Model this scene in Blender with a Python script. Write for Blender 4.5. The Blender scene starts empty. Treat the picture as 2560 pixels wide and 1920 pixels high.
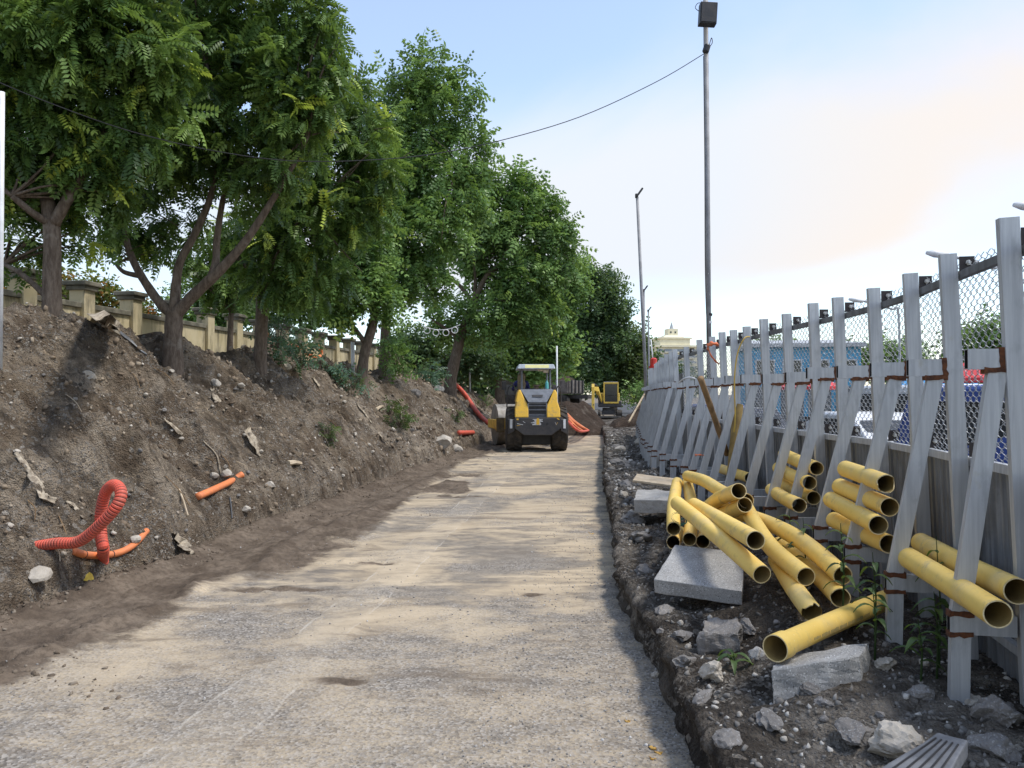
import bpy, bmesh, math, random
import numpy as np
from mathutils import Vector, Matrix, Quaternion

random.seed(7)
RNG = np.random.default_rng(11)
SC = bpy.context.scene
COL = SC.collection

# ------------------------------------------------------------------ camera
F_PX, W_PX, H_PX = 1923.0, 2560.0, 1920.0
CAM_H = 1.9
PITCH = math.atan(25.0 / F_PX)
cam_data = bpy.data.cameras.new('camera')
cam = bpy.data.objects.new('camera', cam_data)
COL.objects.link(cam)
cam.location = (0, 0, CAM_H)
cam.rotation_euler = (math.pi / 2 + PITCH, 0, 0)
cam_data.sensor_width = 36.0
cam_data.lens = 36.0 * F_PX / W_PX
cam_data.clip_start = 0.05
cam_data.clip_end = 3000
SC.camera = cam

# ------------------------------------------------------------------ light
SUN_EL, SUN_AZ = math.radians(60), math.radians(100)      # azimuth clockwise from +Y
sun_dir = Vector((math.sin(SUN_AZ) * math.cos(SUN_EL), math.cos(SUN_AZ) * math.cos(SUN_EL), math.sin(SUN_EL)))
world = bpy.data.worlds.new('World')
SC.world = world
world.use_nodes = True
wt = world.node_tree
wn, wl = wt.nodes, wt.links
wn.clear()
w_out = wn.new('ShaderNodeOutputWorld')
w_bg = wn.new('ShaderNodeBackground')
w_bg.inputs['Strength'].default_value = 0.12
w_sky = wn.new('ShaderNodeTexSky')
w_sky.sky_type = 'NISHITA'
w_sky.sun_disc = False
w_sky.sun_elevation = SUN_EL
w_sky.sun_rotation = SUN_AZ
w_sky.altitude = 10
w_sky.air_density = 1.0
w_sky.dust_density = 0.5
w_sky.ozone_density = 1.4
# a thin veil of cloud with thicker banks, laid on a flat layer overhead
w_tc = wn.new('ShaderNodeTexCoord')
w_sep = wn.new('ShaderNodeSeparateXYZ')
wl.new(w_tc.outputs['Generated'], w_sep.inputs[0])
def wmath(op, a, b=None, c=None):
    n = wn.new('ShaderNodeMath'); n.operation = op
    for i, v in enumerate((a, b, c)):
        if v is None: continue
        if isinstance(v, (int, float)): n.inputs[i].default_value = v
        else: wl.new(v, n.inputs[i])
    return n.outputs[0]
w_h = wmath('ADD', wmath('MAXIMUM', w_sep.outputs[2], 0.0), 0.22)
w_cx = wmath('DIVIDE', w_sep.outputs[0], w_h)
w_cy = wmath('DIVIDE', w_sep.outputs[1], w_h)
w_cmb = wn.new('ShaderNodeCombineXYZ')
wl.new(w_cx, w_cmb.inputs[0]); wl.new(w_cy, w_cmb.inputs[1])
w_map = wn.new('ShaderNodeMapping')
w_map.inputs['Location'].default_value = (3.55, 1.1, 0)
w_map.inputs['Rotation'].default_value = (0, 0, 0.35)
w_map.inputs['Scale'].default_value = (0.62, 0.5, 1)
wl.new(w_cmb.outputs[0], w_map.inputs[0])
w_no = wn.new('ShaderNodeTexNoise')
w_no.inputs['Scale'].default_value = 1.0
w_no.inputs['Detail'].default_value = 6.0
w_no.inputs['Roughness'].default_value = 0.5
w_no.inputs['Distortion'].default_value = 0.6
wl.new(w_map.outputs[0], w_no.inputs['Vector'])
w_ramp = wn.new('ShaderNodeMapRange')
w_ramp.interpolation_type = 'SMOOTHSTEP'
w_ramp.inputs['From Min'].default_value = 0.50
w_ramp.inputs['From Max'].default_value = 0.84
w_ramp.inputs['To Min'].default_value = 0.24
w_ramp.inputs['To Max'].default_value = 1.0
# a bank of cloud low in the sky, broken by the noise
def wrange(v, a, b):
    n = wn.new('ShaderNodeMapRange'); n.interpolation_type = 'SMOOTHSTEP'
    wl.new(v, n.inputs['Value']); n.inputs['From Min'].default_value = a; n.inputs['From Max'].default_value = b
    return n.outputs[0]
w_band = wmath('MULTIPLY', wrange(w_sep.outputs[2], .07, .20), wmath('SUBTRACT', 1.0, wrange(w_sep.outputs[2], .24, .44)))
w_fac = wmath('ADD', wmath('MULTIPLY', w_band, .30), w_no.outputs['Fac'])
wl.new(w_fac, w_ramp.inputs['Value'])
w_no2 = wn.new('ShaderNodeTexNoise')
w_no2.inputs['Scale'].default_value = 0.55
w_no2.inputs['Detail'].default_value = 2.0
wl.new(w_map.outputs[0], w_no2.inputs['Vector'])
w_tint = wn.new('ShaderNodeMix'); w_tint.data_type = 'RGBA'
w_tint.inputs[6].default_value = (6.5, 6.85, 7.4, 1)
w_tint.inputs[7].default_value = (8.0, 6.7, 5.5, 1)
w_tr = wn.new('ShaderNodeMapRange')
w_tr.inputs['From Min'].default_value = 0.54
w_tr.inputs['From Max'].default_value = 0.92
w_sd = wmath('ADD', wmath('MULTIPLY', w_sep.outputs[0], math.sin(math.radians(75))), wmath('MULTIPLY', w_sep.outputs[1], math.cos(math.radians(75))))
w_tv = wmath('ADD', wmath('MULTIPLY', w_sd, .75), wmath('SUBTRACT', wmath('MULTIPLY', w_no2.outputs['Fac'], .8), .2))
wl.new(w_tv, w_tr.inputs['Value'])
wl.new(w_tr.outputs[0], w_tint.inputs[0])
w_mix = wn.new('ShaderNodeMix'); w_mix.data_type = 'RGBA'
wl.new(w_ramp.outputs[0], w_mix.inputs[0])
w_gain = wn.new('ShaderNodeVectorMath'); w_gain.operation = 'SCALE'
w_gain.inputs['Scale'].default_value = 2.15
wl.new(w_sky.outputs[0], w_gain.inputs[0])
wl.new(w_gain.outputs[0], w_mix.inputs[6])
wl.new(w_tint.outputs[2], w_mix.inputs[7])
wl.new(w_mix.outputs[2], w_bg.inputs['Color'])
wl.new(w_bg.outputs[0], w_out.inputs[0])

sun_data = bpy.data.lights.new('sun', 'SUN')
sun_data.energy = 3.0
sun_data.angle = math.radians(12)
sun_data.color = (1.0, 0.95, 0.87)
sun = bpy.data.objects.new('sun', sun_data)
COL.objects.link(sun)
sun.rotation_euler = sun_dir.to_track_quat('Z', 'Y').to_euler()
sun.location = sun_dir * 60

vs = SC.view_settings
vs.view_transform = 'Standard'
vs.look = 'None'
vs.exposure = 0.18
vs.gamma = 1.0
vs.use_curve_mapping = False
try:
    SC.cycles.max_bounces = 6
    SC.cycles.transparent_max_bounces = 8
    SC.cycles.use_denoising = True
except Exception:
    pass

# ------------------------------------------------------------------ pixel helpers
CT, ST = math.cos(PITCH), math.sin(PITCH)
def ray(px, py):
    u = (px - W_PX / 2) / F_PX
    v = (H_PX / 2 - py) / F_PX
    return Vector((u, CT - v * ST, ST + v * CT))
def P(px, py, d):
    r = ray(px, py)
    return Vector((0, 0, CAM_H)) + r * (d / r.y)

# ------------------------------------------------------------------ numpy noise
def _hash(xi, yi, seed):
    h = (xi.astype(np.int64) * 374761393 + yi.astype(np.int64) * 668265263 + seed * 974634777) & 0x7fffffff
    h = ((h ^ (h >> 13)) * 1274126177) & 0x7fffffff
    return ((h ^ (h >> 16)) & 0xffff) / 65535.0
def vn(x, y, seed=0):
    x = np.asarray(x, float); y = np.asarray(y, float)
    xi, yi = np.floor(x), np.floor(y)
    fx, fy = x - xi, y - yi
    fx = fx * fx * (3 - 2 * fx); fy = fy * fy * (3 - 2 * fy)
    a = _hash(xi, yi, seed); b = _hash(xi + 1, yi, seed)
    c = _hash(xi, yi + 1, seed); d = _hash(xi + 1, yi + 1, seed)
    return (a + (b - a) * fx) * (1 - fy) + (c + (d - c) * fx) * fy - 0.5
def fbm(x, y, seed=0, octv=4, rough=0.5):
    s, amp = 0, 1
    for o in range(octv):
        s = s + amp * vn(x * 2 ** o + o * 17.3, y * 2 ** o - o * 9.1, seed + o)
        amp *= rough
    return s
def sstep(a, b, x):
    t = np.clip((np.asarray(x, float) - a) / (b - a), 0, 1)
    return t * t * (3 - 2 * t)

# ------------------------------------------------------------------ terrain functions (x right, y away, z up)
TOE = np.array([(-6, -5.9), (0, -5.2), (4, -4.75), (6.5, -4.3), (8.8, -3.92), (12, -3.5), (18.7, -2.6), (27.5, -1.35), (40, .4), (60, 2.6), (90, 6)])
EDGE = np.array([(-6, .55), (0, .82), (4, .95), (5.6, .98), (7.2, 1.02), (9.6, 1.24), (13.8, 1.69), (21, 2.5), (28, 3.4), (40, 4.7), (60, 6.5), (90, 10)])
FENCE = np.array([(-6, .4), (1, 1.65), (3.0, 2.27), (3.76, 2.42), (4.55, 2.58), (5.3, 2.74), (6.05, 2.84), (6.8, 2.88), (8.05, 2.88), (9.45, 2.88), (11.4, 2.97), (13.6, 3.08), (14.6, 3.12), (16.7, 3.35), (18.2, 3.53), (22, 4.1), (28, 4.96), (40, 6.4), (60, 9)])
CREST = np.array([(-6, 2.8), (6, 2.72), (10.5, 2.72), (14, 2.74), (19.5, 2.66), (24, 2.5), (28, 2.5), (33, 2.2), (40, 2.0), (50, 1.4), (58, .5), (66, .15)])
def toe(y): return np.interp(y, TOE[:, 0], TOE[:, 1]) + .12 * fbm(np.asarray(y) * .8, 0 * np.asarray(y), 3, 3)
def edge(y): return np.interp(y, EDGE[:, 0], EDGE[:, 1]) + .06 * fbm(np.asarray(y) * 1.3, 0 * np.asarray(y), 5, 4, .6)
def fence_x(y): return np.interp(y, FENCE[:, 0], FENCE[:, 1])
def crest_h(y): return np.interp(y, CREST[:, 0], CREST[:, 1])
RUN = 3.0
def bank_z(x, y, fine=True):
    u = toe(y) - x
    hc = crest_h(y)
    t = np.clip(u / RUN, 0, 3)
    low = .10 * sstep(0, .05, t)
    body = np.where(t < 1, t * (1.06 - .06 * t), 1 - .20 * sstep(1, 1.9, t))
    z = hc * (low + (1 - .10) * body)
    m = sstep(0.02, .25, t)
    z = z + m * (.48 * fbm(y * .55 + 3, u * .45, 21, 3) + .85 * (np.abs(fbm((y + .45 * u) * 1.5, u * .34, 25, 3)) - .18) + .20 * fbm((y + .3 * u) * 2.6, u * 1.1, 27, 2))
    if fine:
        m2 = sstep(-.02, .08, t)
        z = z + m2 * (.24 * fbm((y + .25 * u) * 4.5, u * 2.6, 31, 3, .6) + .13 * np.abs(fbm((y + .35 * u) * 8, u * 3.0, 35, 3, .65)) + .16 * np.clip(fbm(y * 2.1, u * 2.6, 37, 2) - .2, 0, 1))
    return np.where(u > 0, np.maximum(z, .0), 0)
def verge_top(x, y, fine=True):
    t = np.clip((x - edge(y)) / np.maximum(fence_x(y) - edge(y), .3), 0, 1.3)
    z = .30 + .07 * sstep(.1, .9, t) + .14 * sstep(.2, .5, t) * np.exp(-((y - 5.7) / 1.3) ** 2) * (1 - sstep(.75, 1, t)) + .06 * sstep(8, 12, y)
    z = z + .10 * fbm(x * 1.6, y * 1.6, 41, 2)
    if fine:
        z = z + .05 * fbm(x * 6, y * 6, 45, 3, .6) + .02 * np.abs(fbm(x * 22, y * 22, 47, 2))
    return z
def mud_mask(x, y):
    u = x - toe(y)
    w = 1.35 + .5 * fbm(y * .7, u * 0, 51, 2) + .8 * fbm(x * 1.3, y * .6, 53, 3) + .7 * np.exp(-((y - 11.) / 3.5) ** 2)
    m = 1 - sstep(.55 * w, 1.05 * w, u)
    isl = sstep(.16, .34, fbm(x * .9 + 5, y * .7, 57, 3)) * (1 - sstep(2.2, 3.2, u)) * sstep(8, 9.5, y) * (1 - sstep(17, 20, y))
    for cx, cy, rx, ry in ((-1.11, 5.1, .20, .09), (-2.45, 9.6, .5, .3), (-1.5, 8.6, .25, .08), (-.9, 14.2, .5, .15), (-2.3, 7.5, .6, .10), (.2, 7.3, .12, .06)):
        isl = np.maximum(isl, 1.25 * np.exp(-((x - cx) / rx) ** 2 - ((y - cy) / ry) ** 2) + .3 * fbm(x * 6, y * 6, 59, 3) * (np.hypot((x - cx) / rx, (y - cy) / ry) < 2))
    return np.clip(np.maximum(m, .85 * isl), 0, 1)
def road_z(x, y):
    u = x - toe(y)
    z = .012 * fbm(x * .8, y * .8, 61, 3) + .006 * fbm(x * 9, y * 9, 63, 2)
    m = mud_mask(x, y)
    tread = np.sin((y + .5 * u) * 2 * np.pi / .11) * np.clip(np.sin(u * 2 * np.pi / .42), 0, 1)
    z = z + m * (.020 * tread + .055 * fbm(x * 3, y * 3, 65, 4, .6) + .032 * np.abs(fbm(x * 10, y * 10, 66, 2)) + .07 * np.exp(-((u - .14) / .16) ** 2) + .045 * np.exp(-((u - 1.05 - .3 * vn(y * .5, 0 * y, 68)) / .10) ** 2))
    clod = np.clip(fbm(x * 2.2, y * 1.6, 67, 3) - .28, 0, 1) * sstep(.4, .9, u) * (1 - sstep(1.6, 2.6, u))
    sl = x - .105 * y
    return z + .12 * clod + .010 * (sstep(-2.345, -2.33, sl) - sstep(-1.92, -1.90, sl))
def terrain(x, y):
    if x < float(toe(y)): return float(bank_z(x, y))
    if x > float(edge(y)) and y < 45:
        return float(verge_top(x, y)) if x < float(fence_x(y)) + .5 else 0.05
    return float(road_z(x, y))
def hit(px, py, lift=0.0, d0=2.5, d1=70):
    """where the line of sight through a pixel meets the ground"""
    r = ray(px, py); r = r / r.y
    o = Vector((0, 0, CAM_H))
    d = d0; st_ = .06
    while d < d1:
        p = o + r * d
        if p.z <= terrain(p.x, p.y) + .002:
            lo, hi = d - st_, d
            for _ in range(12):
                mid = (lo + hi) / 2; q = o + r * mid
                if q.z <= terrain(q.x, q.y): hi = mid
                else: lo = mid
            q = o + r * hi
            return Vector((q.x, q.y, terrain(q.x, q.y) + lift))
        st_ = max(.06, .018 * d); d += st_
    return o + r * d1

# ------------------------------------------------------------------ mesh + object helpers
class MB:
    def __init__(self): self.v, self.f, self.m = [], [], []
    def add(self, vs_, fs_, mi=0):
        b = len(self.v)
        self.v += [tuple(p) for p in vs_]
        self.f += [tuple(i + b for i in f) for f in fs_]
        self.m += [mi] * len(fs_)
        return self
    def box(self, c, s, M=None, mi=0):
        hx, hy, hz = s[0] / 2, s[1] / 2, s[2] / 2
        pts = [Vector((x, y, z)) for z in (-hz, hz) for x, y in ((-hx, -hy), (hx, -hy), (hx, hy), (-hx, hy))]
        if M is not None: pts = [M @ p for p in pts]
        c = Vector(c)
        return self.add([p + c for p in pts], [(3, 2, 1, 0), (4, 5, 6, 7), (0, 1, 5, 4), (1, 2, 6, 5), (2, 3, 7, 6), (3, 0, 4, 7)], mi)
    def hexa(self, pts, mi=0):
        """8 points: bottom ring of 4, top ring of 4"""
        return self.add(pts, [(3, 2, 1, 0), (4, 5, 6, 7), (0, 1, 5, 4), (1, 2, 6, 5), (2, 3, 7, 6), (3, 0, 4, 7)], mi)
    def prism(self, poly, a, b, axis=1, mi=0):
        """polygon in the plane across `axis`, extruded from a to b"""
        n = len(poly)
        def mk(p, t):
            q = [0, 0, 0]; o = [i for i in range(3) if i != axis]
            q[o[0]], q[o[1]], q[axis] = p[0], p[1], t
            return q
        vs_ = [mk(p, a) for p in poly] + [mk(p, b) for p in poly]
        fs_ = [tuple(range(n)), tuple(range(2 * n - 1, n - 1, -1))]
        fs_ += [(i, i + n, (i + 1) % n + n, (i + 1) % n) for i in range(n)]
        return self.add(vs_, fs_, mi)
    def rings(self, rs, cap0=True, cap1=True, mi=0):
        n = len(rs[0]); vs_ = [p for r in rs for p in r]; fs_ = []
        for k in range(len(rs) - 1):
            for i in range(n):
                j = (i + 1) % n
                fs_.append((k * n + i, k * n + j, (k + 1) * n + j, (k + 1) * n + i))
        if cap0: fs_.append(tuple(range(n - 1, -1, -1)))
        if cap1: fs_.append(tuple((len(rs) - 1) * n + i for i in range(n)))
        return self.add(vs_, fs_, mi)
    def tube(self, path, r, n=8, cap=True, mi=0):
        return self.rings(tube_rings(path, r, n), cap, cap, mi)
    def lathe(self, c, axis, prof, n=24, mi=0, cap=True):
        """prof: list of (offset along axis, radius)"""
        axis = Vector(axis).normalized()
        a = axis.orthogonal().normalized(); b = axis.cross(a)
        c = Vector(c)
        rs = [[c + axis * t + (a * math.cos(2 * math.pi * i / n) + b * math.sin(2 * math.pi * i / n)) * r for i in range(n)] for t, r in prof]
        return self.rings(rs, cap, cap, mi)
    def build(self, name, mats, parent=None, smooth=False, bevel=0, seg=2, loc=None, rot=None):
        me = bpy.data.meshes.new(name)
        me.from_pydata(self.v, [], self.f)
        if not isinstance(mats, (list, tuple)): mats = [mats]
        for m in mats: me.materials.append(m)
        if len(mats) > 1: me.polygons.foreach_set('material_index', self.m)
        bm = bmesh.new(); bm.from_mesh(me)
        bmesh.ops.recalc_face_normals(bm, faces=bm.faces)
        bm.to_mesh(me); bm.free()
        if smooth: me.shade_smooth()
        me.update()
        return link(name, me, parent, bevel, seg, loc, rot, smooth)
def link(name, me, parent=None, bevel=0, seg=2, loc=None, rot=None, smooth=False):
    o = bpy.data.objects.new(name, me)
    COL.objects.link(o)
    if parent is not None: o.parent = parent
    if loc is not None: o.location = loc
    if rot is not None: o.rotation_euler = rot
    if bevel:
        b = o.modifiers.new('bevel', 'BEVEL'); b.width = bevel; b.segments = seg; b.limit_method = 'ANGLE'; b.angle_limit = math.radians(40)
    return o
def tube_rings(path, r, n=8):
    path = [Vector(p) for p in path]
    rr = r if isinstance(r, (list, tuple)) else [r] * len(path)
    t0 = (path[1] - path[0]).normalized()
    a = t0.orthogonal().normalized()
    out = []
    for i, p in enumerate(path):
        t = (path[min(i + 1, len(path) - 1)] - path[max(i - 1, 0)])
        t = t.normalized() if t.length > 1e-9 else t0
        a = (a - t * a.dot(t))
        a = a.normalized() if a.length > 1e-6 else t.orthogonal().normalized()
        b = t.cross(a)
        out.append([p + (a * math.cos(2 * math.pi * k / n) + b * math.sin(2 * math.pi * k / n)) * rr[i] for k in range(n)])
    return out
def smooth_path(pts, per=6):
    pts = [Vector(p) for p in pts]
    if len(pts) < 3:
        return [pts[0].lerp(pts[-1], i / per) for i in range(per + 1)]
    out = []
    for i in range(len(pts) - 1):
        p0 = pts[max(i - 1, 0)]; p1 = pts[i]; p2 = pts[i + 1]; p3 = pts[min(i + 2, len(pts) - 1)]
        for k in range(per):
            t = k / per
            out.append(.5 * ((2 * p1) + (p2 - p0) * t + (2 * p0 - 5 * p1 + 4 * p2 - p3) * t * t + (3 * p1 - p0 - 3 * p2 + p3) * t ** 3))
    out.append(pts[-1])
    return out
def tag(o, label, cat, group=None, kind=None):
    o['label'] = label; o['category'] = cat
    if group: o['group'] = group
    if kind: o['kind'] = kind
    return o
def struct(o, label=None):
    o['kind'] = 'structure'
    if label: o['label'] = label
    return o
def empty(name, loc, rz=0, label=None, cat=None, group=None):
    o = bpy.data.objects.new(name, None)
    COL.objects.link(o); o.location = loc; o.rotation_euler = (0, 0, rz)
    o.empty_display_size = .2
    if label: tag(o, label, cat, group)
    return o
def np_mesh(name, verts, faces_flat, nper, mat, smooth=False, attrs=None, parent=None):
    """verts (N,3), faces_flat int array, nper verts per face"""
    me = bpy.data.meshes.new(name)
    nf = len(faces_flat) // nper
    me.vertices.add(len(verts)); me.loops.add(len(faces_flat)); me.polygons.add(nf)
    me.vertices.foreach_set('co', np.ascontiguousarray(verts, np.float32).ravel())
    me.loops.foreach_set('vertex_index', np.ascontiguousarray(faces_flat, np.int32))
    me.polygons.foreach_set('loop_start', np.arange(0, nf * nper, nper, dtype=np.int32))
    me.update(calc_edges=True)
    me.validate()
    for k, (dom, arr) in (attrs or {}).items():
        a = me.attributes.new(k, 'FLOAT', dom)
        a.data.foreach_set('value', np.ascontiguousarray(arr, np.float32))
    me.materials.append(mat)
    if smooth: me.shade_smooth()
    return link(name, me, parent)
def grid_mesh(name, X, Y, Z, mat, attrs=None, parent=None, smooth=True):
    r, c = X.shape
    v = np.stack([X, Y, Z], -1).reshape(-1, 3)
    i = np.arange(r * c).reshape(r, c)
    f = np.stack([i[:-1, :-1], i[:-1, 1:], i[1:, 1:], i[1:, :-1]], -1).reshape(-1)
    return np_mesh(name, v, f, 4, mat, smooth, attrs, parent)

# ------------------------------------------------------------------ materials
class NT:
    def __init__(self, name):
        self.m = bpy.data.materials.new(name); self.m.use_nodes = True
        self.t = self.m.node_tree; self.n = self.t.nodes; self.l = self.t.links
        self.b = self.n['Principled BSDF']
        self.geo = self.n.new('ShaderNodeNewGeometry')
        self.pos = self.geo.outputs['Position']
    def new(self, k): return self.n.new(k)
    def put(self, sock, v):
        if isinstance(v, bpy.types.NodeSocket): self.l.new(v, sock)
        elif isinstance(v, (tuple, list)) and len(v) == 3 and sock.type == 'RGBA': sock.default_value = (*v, 1)
        else: sock.default_value = v
    def mapped(self, scale, rot=(0, 0, 0), src=None):
        m = self.new('ShaderNodeMapping'); m.inputs['Scale'].default_value = scale; m.inputs['Rotation'].default_value = rot
        self.l.new(src or self.pos, m.inputs[0]); return m.outputs[0]
    def noise(self, scale, detail=4, rough=.55, vec=None, dist=0):
        n = self.new('ShaderNodeTexNoise')
        n.inputs['Scale'].default_value = scale; n.inputs['Detail'].default_value = detail
        n.inputs['Roughness'].default_value = rough; n.inputs['Distortion'].default_value = dist
        self.l.new(vec or self.pos, n.inputs['Vector']); return n.outputs['Fac']
    def voro(self, scale, feature='F1', out='Color', vec=None):
        n = self.new('ShaderNodeTexVoronoi'); n.inputs['Scale'].default_value = scale; n.feature = feature
        self.l.new(vec or self.pos, n.inputs['Vector']); return n.outputs[out]
    def rng(self, v, a, b, c=0., d=1., smooth=True):
        n = self.new('ShaderNodeMapRange'); n.interpolation_type = 'SMOOTHSTEP' if smooth else 'LINEAR'
        self.l.new(v, n.inputs['Value'])
        for k, x in zip(('From Min', 'From Max', 'To Min', 'To Max'), (a, b, c, d)): n.inputs[k].default_value = x
        return n.outputs[0]
    def math(self, op, a, b=0.):
        n = self.new('ShaderNodeMath'); n.operation = op
        self.put(n.inputs[0], a); self.put(n.inputs[1], b); return n.outputs[0]
    def mix(self, f, a, b, mode='MIX'):
        n = self.new('ShaderNodeMix'); n.data_type = 'RGBA'; n.blend_type = mode
        self.put(n.inputs[0], f); self.put(n.inputs[6], a); self.put(n.inputs[7], b); return n.outputs[2]
    def attr(self, name):
        n = self.new('ShaderNodeAttribute'); n.attribute_name = name; return n.outputs['Fac']
    def sepr(self, v):
        n = self.new('ShaderNodeSeparateColor'); self.l.new(v, n.inputs[0]); return n.outputs
    def fin(self, col, rough=.8, metal=0., bump=None, strength=.3, dist=.02, spec=None):
        self.put(self.b.inputs['Base Color'], col); self.put(self.b.inputs['Roughness'], rough)
        self.put(self.b.inputs['Metallic'], metal)
        if spec is not None: self.b.inputs['Specular IOR Level'].default_value = spec
        if bump is not None:
            n = self.new('ShaderNodeBump'); n.inputs['Strength'].default_value = strength; n.inputs['Distance'].default_value = dist
            self.l.new(bump, n.inputs['Height']); self.l.new(n.outputs[0], self.b.inputs['Normal'])
        return self.m
def simple(name, c1, c2=None, scale=6., rough=.7, metal=0., bump=.15, bscale=40., stretch=(1, 1, 1), spec=None, lo=.35, hi=.65):
    t = NT(name)
    c2 = c2 or tuple(x * .75 for x in c1)
    vec = t.mapped(stretch)
    f = t.rng(t.noise(scale, 5, .6, vec), lo, hi)
    return t.fin(t.mix(f, c1, c2), rough, metal, t.noise(bscale, 3, .6, vec), bump, .01, spec)

def soil_material(name, dark, mid, pale, pale_amt=.5, gravel=.5, chips=.93):
    t = NT(name)
    n1 = t.noise(.9, 6, .62); n2 = t.noise(3.5, 5, .6); n3 = t.noise(14, 4, .65)
    col = t.mix(t.rng(n2, .35, .65), dark, mid)
    col = t.mix(t.rng(n1, 1 - pale_amt - .08, 1 - pale_amt + .12), col, pale)
    # crumbs and gravel bits with their own shades
    v = t.voro(55, 'F1', 'Color'); s = t.sepr(v)
    g = t.math('MULTIPLY', t.rng(s[0], 1 - gravel * .5, 1 - gravel * .5 + .05), t.rng(t.noise(1.6, 4, .6), .42, .60))
    shade = t.mix(s[1], (.11, .096, .080), (.45, .405, .345))
    col = t.mix(g, col, shade)
    v2 = t.sepr(t.voro(24, 'F1', 'Color'))
    g2 = t.rng(v2[0], chips, chips + .02)
    col = t.mix(g2, col, t.mix(v2[1], (.16, .13, .10), (.5, .45, .38)))
    col = t.mix(t.rng(n3, .34, .70, 0, .55), col, t.mix(.6, col, (.03, .024, .018)))
    sl = t.noise(2.2, 5, .65, t.mapped((.55, 2.2, .8), (0, 0, .2)))
    col = t.mix(t.rng(sl, .50, .62, 0, .72), col, t.mix(.72, col, (.030, .021, .014)))
    sl2 = t.noise(1.7, 6, .7, t.mapped((.45, 2.6, .7), (0, 0, .2)))
    col = t.mix(t.rng(sl2, .54, .68, 0, .55), col, pale)
    col = t.mix(t.rng(t.noise(1.9, 6, .7), .56, .68, 0, .5), col, t.mix(.5, pale, (.42, .37, .30)))
    wv = t.noise(9, 6, .75)
    col = t.mix(t.rng(wv, .52, .60, 0, .55), col, t.mix(.65, col, (.025, .018, .012)))
    h = t.math('ADD', t.math('MULTIPLY', wv, 1.6), t.math('ADD', t.math('MULTIPLY', t.voro(55, 'F1', 'Distance'), .5), t.math('ADD', t.math('MULTIPLY', t.noise(30, 5, .7), .9), t.math('MULTIPLY', n3, 1.2))))
    return t.fin(col, .92, 0., h, 1.0, .06, .2)
M = {}
M['soil'] = soil_material('soil', (.155, .112, .074), (.300, .234, .163), (.47, .385, .285), .44, .7)
M['verge'] = soil_material('verge_soil', (.052, .042, .033), (.145, .121, .096), (.31, .272, .225), .44, .95)
M['heap'] = soil_material('dark_soil', (.075, .050, .034), (.105, .073, .052), (.15, .11, .08), .3, .06, 1.2)

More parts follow.
